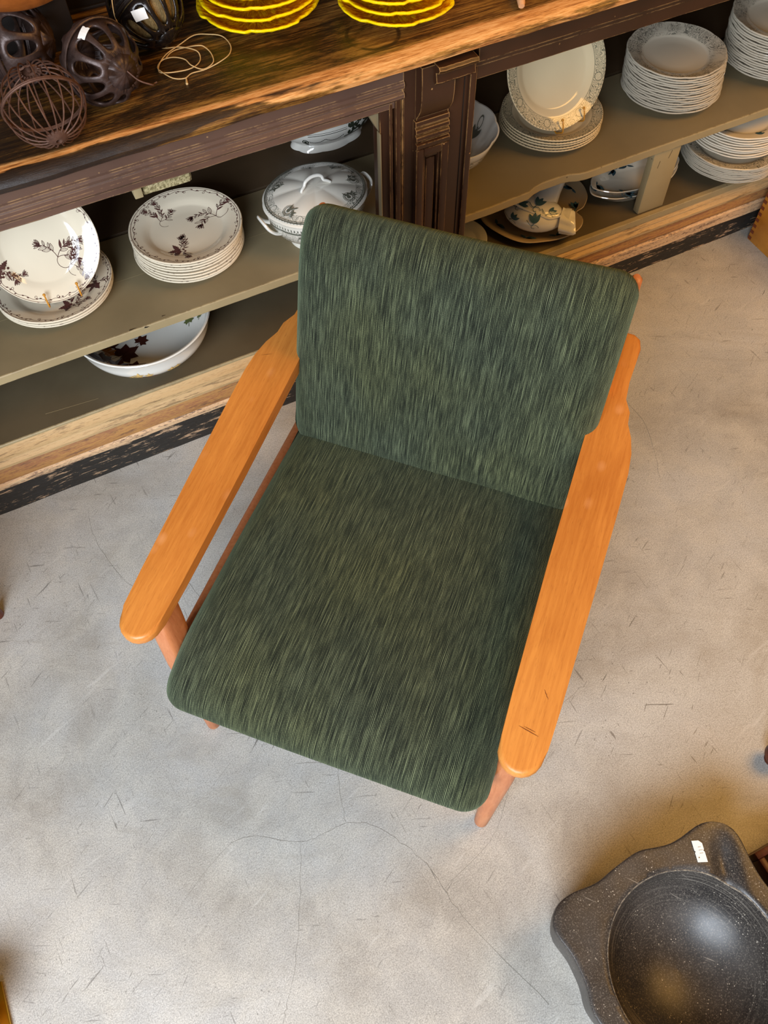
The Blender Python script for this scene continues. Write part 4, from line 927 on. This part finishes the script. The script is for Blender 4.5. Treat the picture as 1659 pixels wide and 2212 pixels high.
# ================================================================ ON THE WORKTOP
WZ = .8665
YP = [(0, .004), (.55, .004), (.58, 0), (.62, .001), (.70, .006), (.85, .014), (.985, .0225), (1.0, .0245), (.995, .0275), (.97, .0275), (.85, .0195), (.72, .0125), (.62, .0085), (0, .0075)]
def yplate():
    R = .110
    def rf(t, r):
        w = smooth01((r / R - .6) / .35); q = (t * 7 / (2 * pi)) % 1.0
        return 1 + w * (.055 * (q ** .6) * (1 - smooth01((q - .86) / .14)) - .03 + .003 * cos(27 * t))
    def zf(t, r, z):
        w = smooth01((r / R - .66) / .2) * (1 - smooth01((r / R - .93) / .05)); return w * .0016 * cos(45 * t + r * 160)
    return lathe('leaf_plate', [(r * R, z) for r, z in YP], 'yellow', None, seg=216, rf=rf, zf=zf, rmax=R, ang=50)
yp = yplate(); first = True
for cx, cy, nm in ((.472, 1.512, 'left'), (.698, 1.414, 'right')):
    for i in range(4):
        o = yp if first else yp.copy()
        if not first: COL.objects.link(o)
        first = False; rr = random.Random(i + len(nm)); o.location = (cx + rr.uniform(-.004, .004), cy + i * .0035, WZ + i * .0165); o.rotation_euler = (0, 0, rr.uniform(0, 6.28))
        o.scale = (1.0 - .01 * i, 1.0 - .01 * i, 1)
        tag(o, 'yellow leaf-moulded plate, %s of the %s yellow stack' % (['bottom', 'second from the bottom', 'third from the bottom', 'topmost'][i], nm), 'plate', 'yellow plates in the %s stack on the worktop' % nm)

def globe(c, R, axis, mat, label, nslot=11, inner=None, hinge=True, spin=0.0):
    """cast iron string holder: two slotted hemispheres meeting at a flange"""
    c = Vector(c); q = Vector(axis).normalized().to_track_quat('Z', 'Y'); T = thing('string_holder', c - Vector((0, 0, R)), label, 'string holder')
    off = Vector((0, 0, R)); RM = q.to_matrix() @ Matrix.Rotation(spin, 3, 'Z')
    def sp(lon, lat, r=R): return off + RM @ Vector((r * cos(lat) * cos(lon), r * cos(lat) * sin(lon), r * sin(lat) * 1.03))
    for hs in (1, -1):
        bm = bmesh.new(); dl = 2 * pi / nslot; l0, l1 = .06, 1.13; NP = 28
        for k in range(nslot):
            lc = (k + .5) * dl + (.5 * dl if hs < 0 else 0); ringv = []
            for j in range(NP):
                t = 2 * pi * (j + .5) / NP; cx_, cy_ = cos(t), sin(t); m = max(abs(cx_), abs(cy_)); rx, ry = cx_ / m, cy_ / m
                sx_ = .66 * math.copysign(abs(cx_) ** .8, cx_); sy_ = .66 * math.copysign(abs(cy_) ** .75, cy_); row = []
                for f in (0, .35, 1):
                    x = sx_ + (rx - sx_) * f; y = sy_ + (ry - sy_) * f; lat = (l0 + l1) / 2 + y * (l1 - l0) / 2 + .02
                    row.append(bm.verts.new(sp(lc + x * dl / 2, hs * lat, R * (.985 if f == 0 else 1))))
                ringv.append(row)
            for j in range(NP):
                a, b = ringv[j], ringv[(j + 1) % NP]
                for f in range(2): bm.faces.new((a[f], b[f], b[f + 1], a[f + 1]))
        cap = [[bm.verts.new(sp(2 * pi * i / 33, hs * la, R * (1.02 if i % 3 == 0 else 1))) for i in range(33)] for la in (1.148, 1.38)]; tip = bm.verts.new(sp(0, hs * 1.57, R * 1.03))
        for i in range(33): bm.faces.new((cap[0][i], cap[0][(i + 1) % 33], cap[1][(i + 1) % 33], cap[1][i])); bm.faces.new((cap[1][i], cap[1][(i + 1) % 33], tip))
        bmesh.ops.remove_doubles(bm, verts=bm.verts, dist=.0008)
        o = bmobj('slotted_hemisphere', bm, mat, T, ang=60); s = o.modifiers.new('wall', 'SOLIDIFY'); s.thickness = .0042; s.offset = -1
    for la in (-.02, .02): tube('flange', [sp(2 * pi * i / 48, la, R * 1.012) for i in range(48)], .0023, mat, T, 8, True)
    if hinge: tube('hinge', [sp(-.15, -.05, R * 1.05), sp(.15, .05, R * 1.05)], .006, mat, T, 10)
    if inner:
        b = bmesh.new(); bmesh.ops.create_uvsphere(b, u_segments=32, v_segments=20, radius=R * .86, matrix=Matrix.Translation(off)); bmobj('twine_ball', b, 'twineball', T)
    return T, sp
def sticker(T, sp, lon, lat, w, h, R, label, rotn=0.3):
    V, F = [], []; n = 4
    for i in range(n + 1):
        for j in range(n + 1):
            x = (i / n - .5) * w; y = (j / n - .5) * h; xr = x * cos(rotn) - y * sin(rotn); yr = x * sin(rotn) + y * cos(rotn)
            if j == 2 and i in (0, n): xr *= .86
            V.append(sp(lon + xr / R, lat + yr / R, R * 1.035))
    for i in range(n):
        for j in range(n): a = i * (n + 1) + j; F.append((a, a + 1, a + n + 2, a + n + 1))
    mesh('price_sticker', V, F, 'paper', T, smooth=False)
CAM = Vector((0, 0, 1.7))
def aim(c, sp, R):      # longitude and latitude facing the camera, found by search
    best = None
    for i in range(120):
        for j in range(-14, 15):
            p = sp(2 * pi * i / 120, j * .1); d = ((p + Vector(c) - Vector((0, 0, R))) - CAM).length
            if best is None or d < best[0]: best = (d, 2 * pi * i / 120, j * .1)
    return best[1], best[2]
c1 = (.038, 1.500, WZ + .067); T1, s1 = globe(c1, .067, (.9, -.44, .05), 'iron', 'dark brown slotted iron string holder at the far left of the worktop', 10)
c2 = (.155, 1.381, WZ + .063); T2, s2 = globe(c2, .063, (.36, -.93, .13), 'iron', 'brown slotted iron string holder with wire tail and white sticker', 11, hinge=False, spin=.2)
c3 = (.268, 1.505, WZ + .064); T3, s3 = globe(c3, .064, (.30, -.80, -.62), 'black_iron', 'glossy black iron string holder filled with twine near the yellow plates', 13, inner=True, hinge=False, spin=.1)
def face(sp, c, R, du, dv):     # lon/lat of the surface point seen at offset (du right, dv up) in units of R from the centre
    v = (CAM - Vector(c)).normalized(); r_ = Vector(CX); r_ = (r_ - v * r_.dot(v)).normalized(); u_ = v.cross(r_); w = sqrt(max(0, 1 - du * du - dv * dv))
    tgt = (v * w + r_ * du + u_ * dv); best = None
    for i in range(180):
        for j in range(-15, 16):
            p = (sp(2 * pi * i / 180, j * .1) - Vector((0, 0, R))).normalized(); d = (p - tgt).length
            if best is None or d < best[0]: best = (d, 2 * pi * i / 180, j * .1)
    return best[1], best[2]
lo, la = face(s2, c2, .063, -.34, .62); sticker(T2, s2, lo, la, .022, .012, .063, '')
lo, la = face(s3, c3, .064, -.14, -.18); sticker(T3, s3, lo, la, .016, .024, .064, '', 1.2)
tail = s2(0, 1.5, .064); tube('wire_tail', catmull([tail, tail + Vector((.012, -.012, -.012)), tail + Vector((.030, -.016, -.022)), tail + Vector((.034, -.008, -.026)), tail + Vector((.040, -.006, -.026))], 4), .0013, 'rust', T2, 6)
# wire cage globe
cc = Vector((.044, 1.314, WZ + .062)); R = .062; TW = thing('wire_string_holder', cc - Vector((0, 0, R)), 'rusty open wire globe lying on the worktop in front of the iron string holders', 'string holder')
ax = Vector((.0, -1, -.50)).normalized(); RM = ax.to_track_quat('Z', 'Y').to_matrix(); off = Vector((0, 0, R))
sw = lambda lon, lat, r=R: off + RM @ Vector((r * cos(lat) * cos(lon), r * cos(lat) * sin(lon), r * sin(lat)))
NW = 18
for hs in (1, -1):
    for k in range(NW):
        tube('wire_rib', [sw(2 * pi * k / NW + (.12 if hs < 0 else 0), hs * (.03 + (1.36 - .03) * i / 9), R * (1 - .05 * (i / 9) ** 3)) for i in range(10)], .0013, 'rust', TW, 6)
    V, F = [], []
    prof = [(.016, .0535), (.017, .0565), (.010, .0615), (.005, .0625), (.004, .057), (.0, .055)]
    for i in range(24):
        t = 2 * pi * i / 24; f = 1 + (.12 if i % 2 else 0)
        for r, z in prof: V.append(off + RM @ Vector((r * cos(t) * (f if r > .015 else 1), r * sin(t) * (f if r > .015 else 1), z * hs)))
    for i in range(24):
        for j in range(5): a = i * 6 + j; b = ((i + 1) % 24) * 6 + j; F.append((a, b, b + 1, a + 1))
    mesh('end_hub', V, F, 'rust', TW)
for la in (-.018, .018): tube('ring_band', [sw(2 * pi * i / 48, la, R * 1.01) for i in range(48)], .0020, 'rust', TW, 8, True)
tube('ring_clasp', [sw(3.9, -.03, R * 1.03), sw(3.9, .03, R * 1.03)], .0036, 'rust', TW, 8)
# twine running from the glossy holder into a loose coil
TP = [(0.2163, 1.4898, 0.9695), (0.212, 1.4819, 0.958), (0.2096, 1.4758, 0.943), (0.2118, 1.4694, 0.9304), (0.2178, 1.463, 0.9189), (0.2275, 1.4571, 0.9084), (0.262, 1.497, WZ + .003), (0.276, 1.478), (0.304, 1.465), (0.324, 1.44), (0.325, 1.424), (0.314, 1.406), (0.296, 1.397), (0.272, 1.398), (0.253, 1.403), (0.248, 1.418), (0.255, 1.437), (0.275, 1.458), (0.303, 1.472), (0.336, 1.487), (0.362, 1.486), (0.381, 1.467), (0.384, 1.433), (0.373, 1.406), (0.351, 1.39), (0.322, 1.387), (0.296, 1.385), (0.28, 1.375), (0.262, 1.383), (0.25, 1.409), (0.25, 1.432), (0.264, 1.446), (0.283, 1.443), (0.298, 1.426), (0.302, 1.402), (0.318, 1.389), (0.339, 1.398), (0.345, 1.421), (0.342, 1.443), (0.333, 1.453), (0.303, 1.467), (0.284, 1.461), (0.269, 1.445)]
pts = [(p[0], p[1], p[2] if len(p) > 2 else WZ + .0018 + .0011 * (i % 5)) for i, p in enumerate(TP)]
tw = tube('twine', catmull(pts, 6), .00095, 'twine', None, 6); tag(tw, 'loose coil of thin jute twine on the worktop beside the yellow plates', 'twine')
tube('twine_knot', [(.283, 1.377, WZ + .002), (.279, 1.362, WZ + .0015)], lambda t: .0012 + .001 * t, 'twine', tw, 6)
# turned wooden bowl on a dark block, only its edge in view
WB = thing('wooden_bowl', (.085, 1.543, .983), 'orange turned wooden bowl edge above the iron string holders at top left', 'bowl')
lathe('bowl_body', [(0, 0), (.06, 0), (.075, .006), (.105, .022), (.122, .044), (.126, .054), (.122, .056), (.112, .044), (.09, .024), (.05, .012), (0, .011)], 'turned', WB)
DB = box('wooden_block', .02, .15, 1.56, 1.665, WZ, .983, 'dark', None, .003); tag(DB, 'black block under the turned wooden bowl at the back of the worktop', 'block')
# tip of a pale wooden peg
PG = thing('wooden_peg', (.905, 1.335, WZ), 'pale tapered wooden peg lying near the front edge of the worktop', 'peg')
tube('peg_shaft', [(-.013, -.040, .008), (-.010, -.034, .0105), (.01, .01, .012), (.03, .06, .014), (.05, .10, .016)], lambda t: .0055 + .006 * t, 'pale', PG, 14)
tube('peg_collar', [(.012, .016, .0125), (.015, .022, .0128)], .0105, 'pale', PG, 14)

# ================================================================ ON THE FLOOR
# black marble basin, four ears
OUT = [(0.271, -0.147), (0.271, -0.126), (0.28, -0.098), (0.283, -0.072), (0.284, -0.046), (0.28, -0.023), (0.276, -0.003), (0.286, 0.015), (0.305, 0.029), (0.337, 0.033), (0.381, 0.028), (0.426, 0.035), (0.474, 0.039), (0.502, .032), (0.53, 0.025), (0.56, 0.025), (0.595, 0.029), (0.621, 0.023), (0.643, 0.005), (0.648, -0.019), (0.642, -0.056), (0.640, -0.100)]
BCX, BCY, BH, BR = .461, -.151, .16, .145
allp = OUT + [(2 * BCX - x, 2 * BCY - y) for x, y in OUT]
cur = catmull([(x - BCX, y - BCY, 0) for x, y in allp], 8, True)
N = 160; tab = sorted((atan2(p.y, p.x), p.length) for p in cur)
def rad_at(t):
    t = (t + pi) % (2 * pi) - pi; lo = [q for q in tab if q[0] <= t]; hi = [q for q in tab if q[0] > t]
    a = lo[-1] if lo else (tab[-1][0] - 2 * pi, tab[-1][1]); b = hi[0] if hi else (tab[0][0] + 2 * pi, tab[0][1])
    return a[1] + (b[1] - a[1]) * (t - a[0]) / max(1e-9, b[0] - a[0])
RA = [rad_at(2 * pi * i / N) for i in range(N)]; RA = [(RA[i - 1] + RA[i] * 2 + RA[(i + 1) % N]) / 4 for i in range(N)]
ST = thing('marble_basin', (BCX, BCY, 0), 'black marble mortar basin with four rounded ears at the bottom right', 'basin')
rows = [('o', .0, .86), ('o', .0, .885), ('o', .008, .90), ('o', .05, .935), ('o', .10, .965), ('o', .145, .984), ('o', .1565, .985), ('o', .1592, .980), ('o', BH, .970)]
mid = [('m', k / 7) for k in range(1, 7)]
V, F = [], []
ear = 1.13       # direction of the pouring channel
for i in range(N):
    t = 2 * pi * i / N; Ro = RA[i]; d = (t - ear + pi) % (2 * pi) - pi
    def dep(r):
        px, py = r * cos(t) + BCX - .620, r * sin(t) + BCY - .012; along = px * -.40 - py * .917; across = px * .917 - py * .40
        return -.013 * math.exp(-(across / .016) ** 2) * (1 if cos(d) > 0 else 0) * smooth01((r - .12) / .03) * (.25 + .75 * smooth01((along - .01) / .05)) * smooth01((along + .012) / .02)
    for r_ in rows: rr = Ro * r_[2]; z = r_[1]; V.append((rr * cos(t), rr * sin(t), z + (dep(rr) if z > .15 else 0)))
    for m_, k in mid: rr = Ro * .970 + (BR + .003 - Ro * .970) * k; V.append((rr * cos(t), rr * sin(t), BH + dep(rr) + .0008 * mnoise.noise(Vector((rr * cos(t) * 30, rr * sin(t) * 30, 0)))))
    for f, z in ((1.01, -.0004), (.985, -.005)): V.append((BR * f * cos(t), BR * f * sin(t), BH + z + dep(BR * f)))
    for k in range(1, 13): a = pi / 2 * k / 12; V.append((BR * .975 * cos(a) * cos(t), BR * .975 * cos(a) * sin(t), BH - .008 - .112 * sin(a)))
m = len(V) // N
for i in range(N):
    k = (i + 1) % N
    for j in range(m - 1): F.append((i * m + j, k * m + j, k * m + j + 1, i * m + j + 1))
F.append(tuple(i * m for i in range(N - 1, -1, -1)))
mesh('basin_body', V, F, 'stone', ST, ang=50)
lr = tube('worn_lip', [(BR * cos(2 * pi * i / 90), BR * sin(2 * pi * i / 90), BH - .0045 - .011 * math.exp(-(((BR * cos(2 * pi * i / 90) + BCX - .620) * .917 - (BR * sin(2 * pi * i / 90) + BCY - .012) * .40) / .016) ** 2) * (sin(2 * pi * i / 90) > 0)) for i in range(90)], .0022, 'lip', ST, 6, True)
ps = bmesh.new(); w_, h_ = .0085, .017
vv = [ps.verts.new((x, y, 0)) for x, y in ((-w_, -h_), (w_, -h_ * 1.1), (w_, -.002), (w_ * .8, 0), (w_, .002), (w_, h_ * .7), (w_ * .4, h_), (-w_, h_ * 1.05), (-w_, .002), (-w_ * .8, 0), (-w_, -.002))]
f = ps.faces.new(vv); e = bmesh.ops.extrude_face_region(ps, geom=[f]); [v.co.__setitem__(2, .0004) for v in e['geom'] if isinstance(v, bmesh.types.BMVert)]
o = bmobj('price_sticker', ps, 'paper', ST, smooth=False); o.location = (.568 - BCX, -.010 - BCY, BH + .001); o.rotation_euler = (0, 0, -.32)
b = bmesh.new(); bmesh.ops.create_circle(b, cap_ends=True, segments=10, radius=.0011); o2 = bmobj('sticker_dot', b, 'ink_dark', o, smooth=False); o2.location = (-.004, -.010, .0007)
P = Print(lambda x, y: (x, y, .0007))
for yy, w0 in ((.006, .006), (.001, .008), (-.004, .007)): P.stroke([(-.001 + i * w0 / 8, yy + .0008 * (i % 2)) for i in range(8)], .0005)
P.make('sticker_writing', 'ink_grey', o)

# finger-jointed wooden box at the right edge
BX = thing('wooden_box', (1.779, 1.293, 0), 'honey varnished wooden box with dark finger joints at the right edge', 'box')
hh = .27
box('side_panel', 0, .012, -.40, -.0, .0, hh, 'honey', BX, .0012); box('side_panel', .308, .32, -.40, 0, .0, hh, 'honey', BX, .0012)
box('end_panel', .0121, .3079, -.012, -.0001, .0, hh, 'honey', BX, .0008); box('end_panel', .0121, .3079, -.40, -.388, .0, hh, 'honey', BX, .0008); box('bottom_panel', .0121, .3079, -.3879, -.0121, .004, .014, 'honey', BX, .0008)
fm = None
for k in range(13):
    z = .004 + k * .0205
    for (x, y0) in ((-.0006, -.0125), (.3194, -.0125)):
        if fm is None: fm = box('finger_joint', 0, .0012, 0, .0125, 0, .0100, 'finger', BX, 0); fm.location = (x, y0, z)
        else: g = fm.copy(); COL.objects.link(g); g.location = (x, y0, z)
# brass thing at the left bottom edge
BR_ = thing('brass_stand', (-.671, .308, 0), 'small square brass stand at the lower left edge of the photo', 'stand')
box('foot_plate', -.055, .055, -.05, .05, 0, .008, 'brass', BR_, .002); tube('stem', [(0, 0, .008), (0, 0, .03), (0, 0, .075)], lambda t: .030 - .006 * sin(pi * t), 'brass', BR_, 20)
box('collar', -.046, .046, -.042, .042, .075, .083, 'brass', BR_, .002); box('top_plate', -.058, .058, -.048, .048, .092, .100, 'brass', BR_, .0025); tube('neck', [(0, 0, .083), (0, 0, .092)], .038, 'brass', BR_, 24)
# things barely entering at the left and right edges
SL = thing('wooden_stool', (-.464, 1.075, 0), 'dark reddish wooden stool leg just entering at the left edge', 'stool')
for dx, dy in ((0, -.0), (-.26, .05), (-.18, -.25), (-.38, -.16)): tube('leg', [(dx, dy, 0), (dx - .004, dy + .004, .2), (dx - .008, dy + .008, .38)], lambda t: .013 + .006 * t, 'mahog', SL, 14)
lathe('seat', [(0, .38), (.17, .38), (.18, .386), (.182, .398), (.176, .408), (.16, .412), (0, .408)], 'mahog', SL).location = (-.20, -.09, 0)
CRT = thing('wooden_crate', (.833, -.206, 0), 'dark brown wooden crate behind the marble basin at the right edge', 'crate')
for a, b_, c_, d_ in ((-.16, .16, -.15, -.138), (-.16, .16, .138, .15), (-.16, -.148, -.1379, .1379), (.148, .16, -.1379, .1379)):
    for z in (.0, .056): box('slat', a, b_, c_, d_, z + .002, z + .050, 'mahog', CRT, .0015)
box('bottom_panel', -.1479, .1479, -.1379, .1379, .003, .011, 'mahog', CRT, .001)
PT = thing('iron_pot', (.817, -.195, .011), 'black iron pot with pale rim sitting in the brown crate at the right edge', 'pot')
lathe('pot_body', [(0, 0), (.085, 0), (.105, .012), (.118, .05), (.122, .10), (.126, .104), (.127, .110), (.122, .112), (.115, .10), (.110, .05), (.095, .016), (0, .010)], 'black_iron', PT)
tube('pot_rim', [(.123 * cos(2 * pi * i / 48), .123 * sin(2 * pi * i / 48), .113) for i in range(48)], .0035, 'lip', PT, 8, True)
MK = thing('wooden_ball_foot', (.858, .066, 0), 'small reddish turned wooden knob on the floor at the right edge', 'knob')
lathe('knob_body', [(0, 0), (.012, 0), (.014, .006), (.010, .012), (.018, .022), (.024, .036), (.020, .050), (.010, .058), (0, .060)], 'mahog', MK, seg=32)
